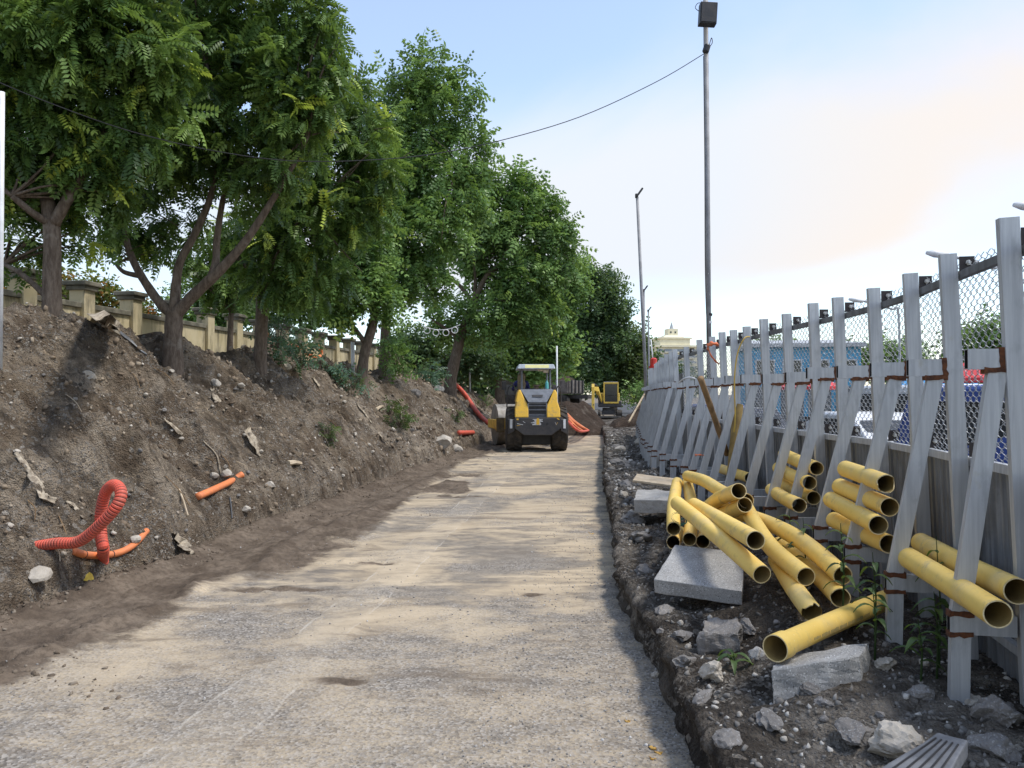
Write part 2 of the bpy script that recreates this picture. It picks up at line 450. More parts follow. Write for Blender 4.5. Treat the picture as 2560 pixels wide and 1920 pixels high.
def road_material():
    t = NT('road_surface')
    lx = t.mapped((.55, 1.35, 1), (0, 0, -.10))              # streaks lie across the road
    n1 = t.noise(.62, 6, .6, None, .6); n2 = t.noise(1.3, 6, .65, lx, .9); n3 = t.noise(5.5, 6, .65, t.mapped((.8, 1.2, 1), (0, 0, -.10)), .4)
    dry = t.rng(t.math('ADD', t.math('MULTIPLY', n1, .5), t.math('ADD', t.math('MULTIPLY', n2, .45), t.math('MULTIPLY', n3, .18))), .48, .63)  # noise blend between the grey and sandy tones
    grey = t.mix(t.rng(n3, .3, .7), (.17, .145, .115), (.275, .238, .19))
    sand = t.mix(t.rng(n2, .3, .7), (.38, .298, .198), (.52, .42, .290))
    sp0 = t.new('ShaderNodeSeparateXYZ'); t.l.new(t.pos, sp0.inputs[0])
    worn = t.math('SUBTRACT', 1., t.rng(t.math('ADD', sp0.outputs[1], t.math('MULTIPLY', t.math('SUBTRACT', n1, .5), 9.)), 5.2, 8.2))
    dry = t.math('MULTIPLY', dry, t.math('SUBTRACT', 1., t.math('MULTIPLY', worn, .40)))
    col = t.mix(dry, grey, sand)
    # gravel showing in the worn surface
    s = t.sepr(t.voro(62, 'F1', 'Color'))
    gm = t.math('MULTIPLY', t.math('MAXIMUM', t.math('MULTIPLY', worn, .66), t.rng(t.noise(.55, 5, .6), .44, .64, 0, .7)), t.math('SUBTRACT', 1., t.math('MULTIPLY', dry, .45)))
    col = t.mix(t.math('MULTIPLY', gm, t.rng(s[0], .30, .36)), col, t.mix(s[1], (.07, .062, .054), (.46, .42, .37)))
    # edges left by roller passes, running along the road
    sp_ = t.new('ShaderNodeSeparateXYZ'); t.l.new(t.pos, sp_.inputs[0])
    sl = t.math('ADD', t.math('SUBTRACT', sp_.outputs[0], t.math('MULTIPLY', sp_.outputs[1], .105)), t.math('MULTIPLY', t.math('SUBTRACT', t.noise(.9, 4, .6), .5), .22))
    for s0, w0, amt in ((-2.34, .016, .40), (-1.92, .010, .30)):
        ln = t.math('MULTIPLY', t.math('SUBTRACT', 1., t.rng(t.math('ABSOLUTE', t.math('SUBTRACT', sl, s0)), w0 * .5, w0)), t.rng(t.noise(1.4, 4, .7), .47, .60, 0, amt))
        col = t.mix(ln, col, (.60, .55, .47))
    strip = t.math('MULTIPLY', t.rng(sl, -2.36, -2.33), t.math('SUBTRACT', 1., t.rng(sl, -1.93, -1.90)))
    col = t.mix(t.math('MULTIPLY', strip, .10), col, (.55, .49, .40))
    # darker brown streaks stretched across the road, slightly smoother
    brown_streak = t.rng(t.noise(1.5, 7, .7, t.mapped((.42, 1.5, 1), (0, 0, -.1)), .8), .53, .66)
    col = t.mix(t.math('MULTIPLY', brown_streak, .62), col, (.155, .118, .082))
    # mud tracked in from the bank
    mud = t.attr('mud')
    mn = t.rng(t.math('ADD', mud, t.math('MULTIPLY', t.math('SUBTRACT', t.noise(4, 7, .75, lx), .5), 1.5)), .22, .78)
    mudc = t.mix(t.rng(t.noise(2.3, 4, .6), .35, .65), (.095, .070, .049), (.175, .135, .098))
    mudc = t.mix(t.rng(t.noise(16, 5, .7), .40, .66, 0, .6), mudc, (.055, .040, .028))
    col = t.mix(mn, col, mudc)
    rough = t.math('SUBTRACT', .93, t.math('MULTIPLY', brown_streak, .25))
    h = t.math('ADD', t.math('MULTIPLY', t.math('MULTIPLY', t.voro(62, 'F1', 'Distance'), gm), .9), t.math('ADD', t.math('MULTIPLY', t.noise(26, 5, .7), .6), t.math('MULTIPLY', n3, .6)))
    return t.fin(col, rough, 0., h, .55, .018, .25)
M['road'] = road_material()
M['ground'] = simple('ground_dust', (.20, .165, .125), (.13, .105, .08), .3, .95)
M['asphalt'] = simple('asphalt', (.06, .06, .062), (.045, .045, .047), 1.2, .9)

def galv_material():
    t = NT('galvanised_steel')
    v = t.mapped((26, 26, 1.1)); v2 = t.mapped((7, 7, 3))
    n = t.noise(1.6, 5, .6, v); n2 = t.noise(1.2, 5, .65, v2)
    col = t.mix(t.rng(n, .3, .7), (.42, .435, .45), (.55, .565, .575))
    col = t.mix(t.rng(n2, .52, .72, 0, .5), col, (.30, .31, .31))
    col = t.mix(t.rng(t.noise(2.3, 5, .7, t.mapped((3, 3, 1.6))), .60, .72, 0, .35), col, (.40, .36, .25))
    return t.fin(col, t.rng(n2, .3, .7, .42, .62), .35, n, .06, .004)
M['galv'] = galv_material()
M['galv_dark'] = simple('weathered_zinc', (.20, .205, .21), (.12, .12, .12), 9, .55, .4, .05, 30, (1, 1, .3))
M['rust'] = simple('weld_rust', (.16, .058, .022), (.075, .03, .016), 30, .9, .1, .5, 80)
M['black_plate'] = simple('black_primer', (.022, .018, .018), (.035, .026, .024), 20, .6)
M['bolt'] = simple('zinc_bolt', (.6, .6, .58), (.45, .44, .42), 30, .4, .6)
M['wire'] = simple('zinc_wire', (.52, .54, .56), (.38, .39, .40), 14, .45, .45, 0)
def sheet_material():
    t = NT('corrugated_zinc')
    n = t.noise(1.4, 5, .6, t.mapped((14, 14, .8)))
    n2 = t.noise(2.2, 5, .65)
    col = t.mix(t.rng(n, .3, .7), (.13, .137, .145), (.26, .27, .28))
    col = t.mix(t.rng(n2, .5, .7, 0, .6), col, (.09, .087, .08))
    return t.fin(col, .55, .25, n, .05, .004)
M['sheet'] = sheet_material()
def pipe_material():
    t = NT('yellow_pvc')
    n = t.noise(2.2, 5, .65); n2 = t.noise(17, 4, .6); n3 = t.noise(60, 2, .6, t.mapped((1, 1, 1)))
    col = t.mix(t.rng(n, .3, .7), (.84, .60, .17), (.77, .52, .12))
    col = t.mix(t.rng(n2, .55, .8, 0, .45), col, (.44, .33, .13))
    col = t.mix(t.rng(t.noise(4.5, 7, .78), .54, .68, 0, .60), col, (.36, .29, .18))
    col = t.mix(t.rng(t.noise(1.3, 5, .7), .50, .66, 0, .42), col, (.54, .43, .25))
    col = t.mix(t.rng(n3, .68, .75, 0, .5), col, (.86, .78, .55))
    return t.fin(col, .52, 0., n2, .04, .003, .3)
M['pipe'] = pipe_material()
M['pipe_cut'] = simple('pipe_cut_edge', (.78, .66, .40), (.62, .48, .22), 30, .7)
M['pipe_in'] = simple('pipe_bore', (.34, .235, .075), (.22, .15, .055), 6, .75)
def concrete_material(name, a, b, sp=.5):
    t = NT(name)
    s = t.sepr(t.voro(160, 'F1', 'Color')); n = t.noise(5, 6, .65)
    col = t.mix(t.rng(n, .3, .7), a, b)
    col = t.mix(t.rng(s[0], .6, .9, 0, sp), col, t.mix(s[1], (.08, .08, .08), (.62, .62, .61)))
    h = t.math('ADD', t.noise(60, 5, .7), t.math('MULTIPLY', n, .8))
    return t.fin(col, .9, 0., h, .35, .008, .2)
M['block'] = concrete_material('granite_kerb', (.27, .265, .255), (.36, .355, .345), .8)
M['concrete'] = concrete_material('old_concrete', (.30, .285, .26), (.42, .40, .365))
M['stone'] = concrete_material('pale_stone', (.36, .32, .26), (.50, .45, .38), .2)
M['stone_dark'] = concrete_material('dark_stone', (.14, .13, .12), (.24, .22, .20), .3)
M['wood'] = simple('bamboo_wood', (.30, .19, .09), (.17, .105, .05), 12, .8, 0, .3, 60, (1, 1, .2))
M['plank'] = simple('pale_plank', (.55, .45, .32), (.42, .33, .22), 8, .85)
M['orange'] = simple('orange_conduit', (.78, .235, .075), (.62, .20, .08), 9, .6, 0, .1, 60)
M['red'] = simple('red_hose', (.70, .10, .055), (.50, .11, .07), 9, .6, 0, .08, 60)
M['red_groove'] = simple('red_hose_groove', (.10, .035, .03), (.07, .03, .025), 12, .9)
M['sack'] = simple('sack_cloth', (.44, .375, .28), (.20, .16, .115), 14, .95, 0, .6, 50)
M['black'] = simple('black_plastic_and_shade', (.014, .014, .016), (.025, .024, .025), 9, .5)  # black parts, also the painted shade under the roller and in tube ends
M['white'] = simple('white_paint', (.72, .73, .74), (.60, .61, .61), 5, .5)
M['leafy'] = None

# ------------------------------------------------------------------ ground, road, bank, verge
yb = np.concatenate([np.linspace(-600, -8, 14), np.linspace(-7, 80, 30), np.linspace(90, 1500, 40)])
xb = np.concatenate([np.linspace(-900, -20, 20), np.linspace(-15, 30, 20), np.linspace(40, 900, 20)])
Xg, Yg = np.meshgrid(xb, yb)
ground = struct(grid_mesh('ground', Xg, Yg, -.06 + 0 * Xg, M['ground']), 'dusty brown open ground reaching to the horizon')

def rows(y0, y1, k, near=2.5):
    ys = [y0]
    while ys[-1] < y1: ys.append(ys[-1] + (k * max(abs(ys[-1]), near) if ys[-1] > 2.4 else .16))
    return np.array(ys)
ys = rows(-5, 95, .0042)
us = np.concatenate([np.linspace(0, .42, 95), np.linspace(.43, 1, 55)])
XL, XR = toe(ys) - .25, edge(ys) + .06
Xr = XL[:, None] + (XR - XL)[:, None] * us[None]
Yr = np.repeat(ys[:, None], len(us), 1)
Zr = road_z(Xr, Yr)
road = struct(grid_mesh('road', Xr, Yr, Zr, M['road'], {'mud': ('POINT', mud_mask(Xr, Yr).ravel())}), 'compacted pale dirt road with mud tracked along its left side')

ys = rows(-4, 72, .0042)
us = np.concatenate([np.linspace(-.02, 3.4, 120), np.linspace(3.5, 14, 26)])
Xk = toe(ys)[:, None] - us[None]
Yk = np.repeat(ys[:, None], len(us), 1)
Zk = bank_z(Xk, Yk) - .012
bank = struct(grid_mesh('embankment', Xk, Yk, Zk, M['soil']), 'steep brown bank of dug soil and gravel along the left of the road')

ys = rows(1.0, 46, .0048)
nf = 16
tt = np.linspace(0, 1, nf)
E = edge(ys)
Zt0 = verge_top(E + .05, ys)
face_x = E[:, None] + .05 * tt[None] + .06 * fbm(ys[:, None] * 5 + 0 * tt[None], tt[None] * 3 + 0 * ys[:, None], 71, 4, .6) * (tt[None] > 0) \
    - .05 * np.exp(-((tt[None] - .85) / .15) ** 2) * (1 + 0 * ys[:, None])
face_z = -.03 + (Zt0[:, None] + .03) * tt[None]
vs_ = np.linspace(0, 1, 76)[1:]
XF = fence_x(ys) + .55
top_x = (E + .05)[:, None] + (XF - E - .05)[:, None] * vs_[None]
top_y = np.repeat(ys[:, None], len(vs_), 1)
top_z = verge_top(top_x, top_y)
Xv = np.concatenate([face_x, top_x], 1)
Yv = np.concatenate([np.repeat(ys[:, None], nf, 1), top_y], 1)
Zv = np.concatenate([face_z, top_z], 1)
verge = struct(grid_mesh('verge', Xv, Yv, Zv, M['verge']), 'broken dark rubble verge raised above the road along the fence')

# street beyond the fence
ys = np.linspace(-10, 160, 60)
Xs = (np.interp(ys, FENCE[:, 0], FENCE[:, 1]) + .6)[:, None] + np.linspace(0, 1, 8)[None] * (14 + 0 * ys[:, None])
street = struct(grid_mesh('street', Xs, np.repeat(ys[:, None], 8, 1), .01 + 0 * Xs, M['asphalt']), 'grey street beyond the fence')

# ------------------------------------------------------------------ pebbles (uncountable)
def ico():
    p = (1 + 5 ** .5) / 2
    v = np.array([(-1, p, 0), (1, p, 0), (-1, -p, 0), (1, -p, 0), (0, -1, p), (0, 1, p), (0, -1, -p), (0, 1, -p), (p, 0, -1), (p, 0, 1), (-p, 0, -1), (-p, 0, 1)]) / 1.9
    f = np.array([(0, 11, 5), (0, 5, 1), (0, 1, 7), (0, 7, 10), (0, 10, 11), (1, 5, 9), (5, 11, 4), (11, 10, 2), (10, 7, 6), (7, 1, 8), (3, 9, 4), (3, 4, 2), (3, 2, 6), (3, 6, 8), (3, 8, 9), (4, 9, 5), (2, 4, 11), (6, 2, 10), (8, 6, 7), (9, 8, 1)])
    return v, f
ICO_V, ICO_F = ico()
def rand_rot(n):
    q = RNG.normal(size=(n, 4)); q /= np.linalg.norm(q, axis=1)[:, None]
    w, x, y, z = q.T
    return np.stack([np.stack([1 - 2 * (y * y + z * z), 2 * (x * y - z * w), 2 * (x * z + y * w)], -1),
                     np.stack([2 * (x * y + z * w), 1 - 2 * (x * x + z * z), 2 * (y * z - x * w)], -1),
                     np.stack([2 * (x * z - y * w), 2 * (y * z + x * w), 1 - 2 * (x * x + y * y)], -1)], 1)
def pebbles(name, pts, size, mat, label, cat):
    n = len(pts)
    v = ICO_V[None] * (1 + .48 * RNG.uniform(-1, 1, (n, 12, 1)))
    v = v * np.stack([np.ones(n), RNG.uniform(.6, 1, n), RNG.uniform(.4, .8, n)], -1)[:, None]
    v = np.einsum('nij,nkj->nki', rand_rot(n), v) * size[:, None, None] + pts[:, None]
    f = (ICO_F[None] + 12 * np.arange(n)[:, None, None]).reshape(-1)
    tint = np.repeat(RNG.random(n), 20)
    o = np_mesh(name, v.reshape(-1, 3), f, 3, mat, False, {'tint': ('FACE', tint)})
    o['kind'] = 'stuff'; o['label'] = label; o['category'] = cat
    return o
def pebble_material(name, a, b, c):
    t = NT(name)
    k = t.attr('tint')
    col = t.mix(t.rng(k, 0, .6, 0, 1, False), a, b)
    col = t.mix(t.rng(k, .86, .9), col, c)
    col = t.mix(t.rng(t.noise(40, 3), .4, .7, 0, .4), col, a)
    return t.fin(col, .9, 0, t.noise(120, 3), .3, .004, .2)
M['peb_bank'] = pebble_material('bank_gravel', (.14, .108, .078), (.33, .28, .225), (.62, .56, .48))
M['peb_verge'] = pebble_material('verge_gravel', (.06, .055, .05), (.22, .205, .185), (.52, .49, .44))
M['peb_road'] = pebble_material('road_gravel', (.15, .14, .13), (.33, .31, .285), (.52, .50, .47))
def size_dist(n, lo, hi, p=3.): return lo + (hi - lo) * RNG.random(n) ** p

n = 20000
yy = 3.2 * np.exp(RNG.random(n) * math.log(50 / 3.2)); uu = RNG.random(n) * 3.5 - .05
xx = toe(yy) - uu
keep = (fbm(yy * .9, uu * .9, 81, 3) + .25 * RNG.random(n)) > .02
xx, yy = xx[keep], yy[keep]
sz = size_dist(len(xx), .004, .030, 4.5) * np.clip(yy / 11, .6, 2)
pebbles('bank_gravel', np.stack([xx, yy, bank_z(xx, yy) - .004], -1), sz, M['peb_bank'], 'loose grey gravel strewn over the embankment slope', 'gravel')
# clods of soil lying on the bank
M['peb_clod'] = pebble_material('soil_clods', (.14, .104, .072), (.27, .212, .150), (.38, .315, .235))
n = 9000
yy = 3.6 * np.exp(RNG.random(n) * math.log(45 / 3.6)); uu = RNG.random(n) * 3.6
xx = toe(yy) - uu
keep = (fbm(yy * 1.1 + 4, uu * .8, 83, 3) + .3 * RNG.random(n)) > .10
xx, yy = xx[keep], yy[keep]
yc_ = 6 * np.exp(RNG.random(1800) * math.log(40 / 6)); xc_ = toe(yc_) - RNG.uniform(2.5, 3.7, 1800)
xx, yy = np.concatenate([xx, xc_]), np.concatenate([yy, yc_])
pebbles('soil_clods', np.stack([xx, yy, bank_z(xx, yy) - .01], -1), size_dist(len(xx), .014, .060, 4.) * np.clip(yy / 12, .7, 1.8), M['peb_clod'], 'brown clods of earth lying over the embankment', 'soil')
n = 10500
yy = 2.6 * np.exp(RNG.random(n) * math.log(32 / 2.6)); uu = RNG.random(n)
xx = edge(yy) + .04 + uu * (fence_x(yy) + .2 - edge(yy))
sz = size_dist(n, .005, .038, 3.5) * np.clip(yy / 8, .6, 2)
pebbles('verge_gravel', np.stack([xx, yy, verge_top(xx, yy)], -1), sz, M['peb_verge'], 'dark loose gravel covering the verge under the fence', 'gravel')
n = 10000
yy = 2.8 * np.exp(RNG.random(n) * math.log(22 / 2.8)); uu = RNG.random(n)
side = RNG.random(n)
uu = np.where(side < .45, 1 - .22 * uu ** 1.7, uu)
xx = toe(yy) + .3 + uu * (edge(yy) - toe(yy) - .3)
keep = (side < .45) | (fbm(xx * .9, yy * .6, 91, 3) > .08)
xx, yy = xx[keep], yy[keep]
sz = size_dist(len(xx), .003, .012, 3.)
pebbles('road_gravel', np.stack([xx, yy, road_z(xx, yy) + .001], -1), sz, M['peb_road'], 'fine loose gravel lying on the road surface', 'gravel')
# mud crumbs shed along the foot of the bank
M['peb_mud'] = pebble_material('mud_crumbs', (.10, .078, .056), (.16, .125, .092), (.24, .2, .155))
n = 6000
yy = 4. * np.exp(RNG.random(n) * math.log(26 / 4.)); uu = RNG.random(n) ** 2.5 * 2.4
xx = toe(yy) + uu
keep = (fbm(xx * 1.6, yy * 1.0, 95, 3) + .45 * (1 - uu / 1.6)) > .30
xx, yy = xx[keep], yy[keep]
pebbles('mud_crumbs', np.stack([xx, yy, road_z(xx, yy)], -1), size_dist(len(xx), .006, .030, 3.), M['peb_mud'], 'brown mud crumbs scattered along the foot of the embankment', 'mud')

# ------------------------------------------------------------------ fence
fence = empty('site_fence', (float(fence_x(6.0)), 6.0, .4), 0, 'galvanised steel site fence of braced posts with wire mesh above corrugated sheet', 'fence')
FO = Vector(fence.location)
# depth, bracket reach, brace top, knee reach
post_d = [3.06, 3.76, 4.55, 5.3, 6.05, 6.8, 7.36, 8.05, 8.8, 9.45, 10.1, 10.75, 11.4, 12.4, 13.6, 14.6, 15.7, 16.7, 17.6, 18.2, 18.9, 19.8, 20.8, 21.8, 22.8, 23.8, 24.9, 26.0, 27.2]
reach = {3.06: (.2, .07, .2), 3.76: (.21, .075, .22), 4.55: (.25, .1, .30), 5.3: (.28, .12, .38), 6.05: (.30, .13, .41), 6.8: (.30, .13, .42)}
def frame_at(d):
    e = .35
    p = Vector((float(fence_x(d)), d, 0))
    t = Vector((float(fence_x(d + e)) - float(fence_x(d - e)), 2 * e, 0)).normalized()
    nrm = Vector((-t.y, t.x, 0))
    m = Matrix((( nrm.x, t.x, 0, p.x - FO.x), (nrm.y, t.y, 0, p.y - FO.y), (0, 0, 1, -FO.z), (0, 0, 0, 1)))
    return m
def rect_tube(mb, a, b, side, w, h, wall=.004, mi_in=1):
    """hollow section from a to b; w along `side`, h across"""
    a, b = Vector(a), Vector(b)
    ax = (b - a).normalized(); side = (Vector(side) - ax * Vector(side).dot(ax)).normalized(); oth = ax.cross(side)
    def ring(p, ww, hh): return [p + side * sx * ww / 2 + oth * sy * hh / 2 for sx, sy in ((-1, -1), (1, -1), (1, 1), (-1, 1))]
    inset = .03 * ax
    o0, o1 = ring(a, w, h), ring(b, w, h)
    i0, i1 = ring(a, w - 2 * wall, h - 2 * wall), ring(b, w - 2 * wall, h - 2 * wall)
    e0, e1 = ring(a + inset, w - 2 * wall, h - 2 * wall), ring(b - inset, w - 2 * wall, h - 2 * wall)
    mb.rings([o0, o1], False, False)
    for o, i in ((o0, i0), (o1, i1)):
        mb.add(o + i, [(k, (k + 1) % 4, (k + 1) % 4 + 4, k + 4) for k in range(4)], 0)
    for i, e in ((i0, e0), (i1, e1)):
        mb.rings([i, e], False, True, mi_in)  # black lining paints in the shade inside each open end
    return mb
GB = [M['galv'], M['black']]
def lean(z): return .042 * (z - 2.75)
post_names = []
def weld(parent, c, s):
    mb = MB(); rr = random.Random(int(c[0] * 9999 + c[2] * 777))
    ax = 0 if s[0] >= s[2] else 2
    pts = []
    for i in range(6):
        q = list(c); q[ax] += (i / 5 - .5) * s[ax]; q[2 - ax] += rr.uniform(-.003, .003); pts.append(q)
    hh = s[2 - ax]
    rs = []
    for q in pts:
        a, b = hh * rr.uniform(.45, .8), hh * rr.uniform(.45, 1.1)
        o1 = [0, 0, 0]; o2 = [0, 0, 0]; o1[2 - ax] = a; o2[2 - ax] = -b
        q = Vector(q); o1, o2 = Vector(o1), Vector(o2); y = Vector((0, s[1] / 2, 0))
        rs.append([q + o1 - y, q + o1 + y, q + o2 + y, q + o2 - y])
    mb.rings(rs, True, True)
    mb.build('weld', M['rust'], parent)
for k, d in enumerate(post_d):
    fm = frame_at(d)
    rb, rt, rk = reach.get(d, (.29, .13, .42))
    jt = random.uniform(-.025, .025); tilt = random.uniform(-.012, .012)
    if d == 14.6: tilt = .10
    zg = float(verge_top(fence_x(d), d))
    top = 2.75 + jt
    mb = MB(); rect_tube(mb, (lean(zg - .25), 0, zg - .25), (lean(top), tilt * 2, top), (1, 0, 0), .090, .045)
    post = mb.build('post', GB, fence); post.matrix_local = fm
    if d < 3.5: continue
    zb = 2.07 + random.uniform(-.015, .015)
    xb_ = lean(zb) + .052
    mb = MB(); rect_tube(mb, (xb_ + .002, 0, zb), (xb_ - .052 + rb, 0, zb), (0, 0, 1), .1, .048)
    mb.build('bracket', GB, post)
    mb = MB(); zk = .83 + random.uniform(-.02, .02)
    knee = Vector((rk, 0, zk)); btop = Vector((lean(zb) + rt, 0, zb - .052))
    rect_tube(mb, btop, knee, (1, 0, 0), .084, .044)
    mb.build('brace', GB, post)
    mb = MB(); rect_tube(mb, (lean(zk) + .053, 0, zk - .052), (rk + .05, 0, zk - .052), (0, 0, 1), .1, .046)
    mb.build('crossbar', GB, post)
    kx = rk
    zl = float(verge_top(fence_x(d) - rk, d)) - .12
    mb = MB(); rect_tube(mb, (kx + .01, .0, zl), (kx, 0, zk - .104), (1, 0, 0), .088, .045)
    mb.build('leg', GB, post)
    # weld seams
    weld(post, (xb_ + .004, 0, zb), (.020, .053, .115)); weld(post, (btop.x, 0, zb - .055), (.125, .054, .020))
    weld(post, (knee.x - .002, 0, zk - .001), (.112, .056, .020)); weld(post, (kx, 0, zk - .103), (.108, .054, .017))
    # bolted plates behind the post
    if d < 20:
        for zz in (2.665, 1.575):
            mb = MB(); mb.box((lean(zz) - .092, -.03, zz), (.082, .006, .085))
            pl = mb.build('bolt_plate', M['black_plate'], post)
            mb = MB(); mb.lathe((lean(zz) - .098, -.033, zz + .005), (0, -1, 0), [(0, .016), (.008, .016), (.008, .011), (.02, .011)], 6)
            mb.build('bolt', M['bolt'], pl)
# rails and sheets per bay
def fence_pt(d, off, z):
    fm = frame_at(d); return fm @ Vector((off + lean(z), 0, z))
bays = list(zip(post_d[:-1], post_d[1:]))
for a, b in bays:
    if a < 20.8:
        for z, s, nm in ((2.60, .045, 'top_rail'), (1.50, .05, 'cap_rail')):
            mb = MB()
            A, B = fence_pt(a, -.075, z), fence_pt(b, -.075, z)
            off = Vector((0, 0, random.uniform(-.006, .006)))
            rect_tube(mb, A + off, B + off + (B - A).normalized() * .05, (0, 0, 1), s, .04)
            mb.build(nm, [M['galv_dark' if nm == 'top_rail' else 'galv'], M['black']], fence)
        mb = MB(); A, B = fence_pt(a, -.078, .56), fence_pt(b, -.078, .56)
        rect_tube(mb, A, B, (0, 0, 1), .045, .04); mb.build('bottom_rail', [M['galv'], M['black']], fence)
    # ribbed sheet
    mb = MB(); L = b - a; npf = max(4, int(L / .075)); pts = []
    for i in range(npf):
        for q, dep in ((0, 0), (.28, 0), (.42, .018), (.72, .018), (.86, 0)):
            pts.append((a + L * (i + q) / npf, dep))
    pts.append((b, 0))
    lo = [fence_pt(d, -.10 - dep, float(verge_top(fence_x(d), d)) - .12) for d, dep in pts]
    ztop = 1.47 if a < 14.5 else 2.3
    hi = [fence_pt(d, -.10 - dep, ztop) for d, dep in pts]
    m_ = len(pts)
    mb.add(lo + hi, [(i, i + 1, i + 1 + m_, i + m_) for i in range(m_ - 1)])
    mb.build('sheet_panel', M['sheet'], fence)
# woven wire, one panel per bay
for a, b in bays:
    if a > 14.2: break
    V, Fc = [], []
    pitch = .043 if a < 9 else .058
    nw = max(3, int((b - a) / pitch))
    for w in range(nw):
        d0 = a + (b - a) * (w + .5) / nw
        fm = frame_at(d0)
        zt = 2.685 + random.uniform(-.012, .012)
        ph = math.pi * (w % 2)
        nz = int((zt - 1.50) / .0145)
        path = []
        for i in range(nz + 1):
            z = 1.50 + (zt - 1.50) * i / nz
            an = (z / .062) * 2 * math.pi + ph
            s = math.sin(an)
            yy_ = .031 * (abs(s) ** .75) * (1 if s > 0 else -1)
            if z > zt - .03: yy_ *= .25
            path.append(fm @ Vector((-.098 + lean(z) + .009 * math.cos(an), yy_, z)))
        rs = tube_rings(path, .0028, 3)
        bse = len(V)
        for r in rs: V += r
        for k in range(len(rs) - 1):
            for i in range(3):
                j = (i + 1) % 3
                Fc += [bse + k * 3 + i, bse + k * 3 + j, bse + (k + 1) * 3 + j, bse + (k + 1) * 3 + i]
    o = np_mesh('wire_mesh', np.array([tuple(p) for p in V]), np.array(Fc), 4, M['wire'], True, None, fence)
    o['kind'] = 'stuff'

# ------------------------------------------------------------------ yellow pipes
PIPE_R = .062
def pipe(pts, label, R=PIPE_R, ragged=0, bell=False, sag=None, far_ragged=False):
    path = smooth_path(pts, 7)
    if len(pts) == 2:
        path = smooth_path([pts[0], Vector(pts[0]).lerp(Vector(pts[1]), .5) + Vector((0, 0, random.uniform(-.012, .004))), pts[1]], 6)
    n = 28
    wall = .0062
    org = path[0].copy()
    path = [p - org for p in path]
    rad = [R] * len(path)
    outer = tube_rings(path, rad, n); inner = tube_rings(path, [R - wall] * len(path), n)
    if bell:
        ax = (path[1] - path[0]).normalized()
        Lb = .11
        p0 = path[0]
        path2 = [p0, p0 + ax * Lb, p0 + ax * (Lb + .03)] + [p for p in path if (p - p0).length > Lb + .06]
        outer = tube_rings(path2, [R + .009, R + .009, R] + [R] * (len(path2) - 3), n)
        inner = tube_rings(path2, [R + .003, R + .003, R - wall] + [R - wall] * (len(path2) - 3), n)
        path = path2
    if ragged:
        ax = (path[1] - path[0]).normalized(); rr = random.Random(int(org.x * 1000))
        w = 0
        for i in range(n):
            w = .6 * w + rr.uniform(-1, 1)
            off = ax * max(0, ragged * (.35 + .5 * w) * (1 + .7 * math.sin(i * .5)))
            outer[0][i] = outer[0][i] + off; inner[0][i] = inner[0][i] + off
    mb = MB()
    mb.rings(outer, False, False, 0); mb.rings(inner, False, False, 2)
    for o, i in ((outer[0], inner[0]), (outer[-1], inner[-1])):
        mb.add(o + i, [(k, (k + 1) % n, (k + 1) % n + n, k + n) for k in range(n)], 1)
    o = mb.build('yellow_pipe', [M['pipe'], M['pipe_cut'], M['pipe_in']], smooth=True, loc=org)
    o.data.set_sharp_from_angle(angle=math.radians(50))
    tag(o, label, 'pipe', 'yellow plastic pipes by the fence')
    return o
V3 = Vector
# racked on the crossbars
pipe([(2.14, 3.4, .93), (2.36, 4.6, .925)], 'near yellow pipe on the crossbars, the lower front one of the closest pair')
pipe([(2.345, 3.58, .985), (2.60, 4.9, .955)], 'yellow pipe against the sheet, the upper rear one of the closest pair')
pipe([P(2218, 1210, 5.0), P(2114, 1172, 5.85)], 'top pipe with chipped rim in the middle rack of yellow pipes', ragged=.03)
pipe([P(2224, 1268, 5.02), P(2100, 1216, 5.95)], 'second pipe from the top in the middle rack of yellow pipes')
pipe([P(2196, 1313, 4.95), P(2078, 1249, 5.95)], 'third pipe from the top in the middle rack of yellow pipes')
pipe([P(2222, 1360, 5.02), P(2085, 1300, 6.0)], 'lowest pipe in the middle rack of yellow pipes, half behind a brace')
pipe([P(2042, 1171, 6.75), P(1960, 1136, 7.9)], 'top pipe in the farther rack of four yellow pipes')
pipe([P(2024, 1207, 6.7), P(1946, 1170, 7.9)], 'second pipe from the top in the farther rack of four yellow pipes')
pipe([P(2034, 1245, 6.8), P(1951, 1206, 7.95)], 'lower rear pipe in the farther rack, mostly hidden')
pipe([P(1999, 1264, 6.45), P(1929, 1224, 7.6)], 'lower front pipe with chipped mouth in the farther rack', ragged=.015)
pipe([P(1874, 1195, 9.1), P(1803, 1172, 10.2)], 'single far yellow pipe lying behind two braces')
# loose on the verge
pipe([P(1938, 1621, 4.05), P(2070, 1562, 4.5), P(2215, 1500, 5.0)], 'loose yellow pipe with belled mouth resting on the broken kerb block', bell=True)
pipe([P(1905, 1436, 5.0), P(1800, 1345, 5.7), P(1693, 1258, 6.9)], 'long yellow pipe lying over the grey slab, bent at its far end')
pipe([P(1889, 1351, 5.02), P(1815, 1308, 5.8), P(1735, 1262, 6.9)], 'upper yellow pipe of the loose pile with a clean round mouth')
pipe([P(2015, 1442, 5.0), P(1930, 1370, 5.6), P(1885, 1305, 6.2), P(1866, 1270, 6.6)], 'yellow pipe kinked upward in the middle of the loose pile')
pipe([P(2107, 1439, 4.9), P(2000, 1350, 5.6), P(1900, 1300, 6.5), P(1775, 1262, 7.4)], 'long gently curved yellow pipe on the right of the loose pile')
pipe([P(2102, 1495, 4.85), P(2030, 1425, 5.5), P(1946, 1361, 6.3)], 'yellow pipe with cracked rim under the long curved one', ragged=.012)
pipe([P(2034, 1536, 4.68), P(1985, 1470, 5.1), P(1941, 1400, 5.8)], 'yellow pipe with torn splintered mouth at the front of the pile', ragged=.07)
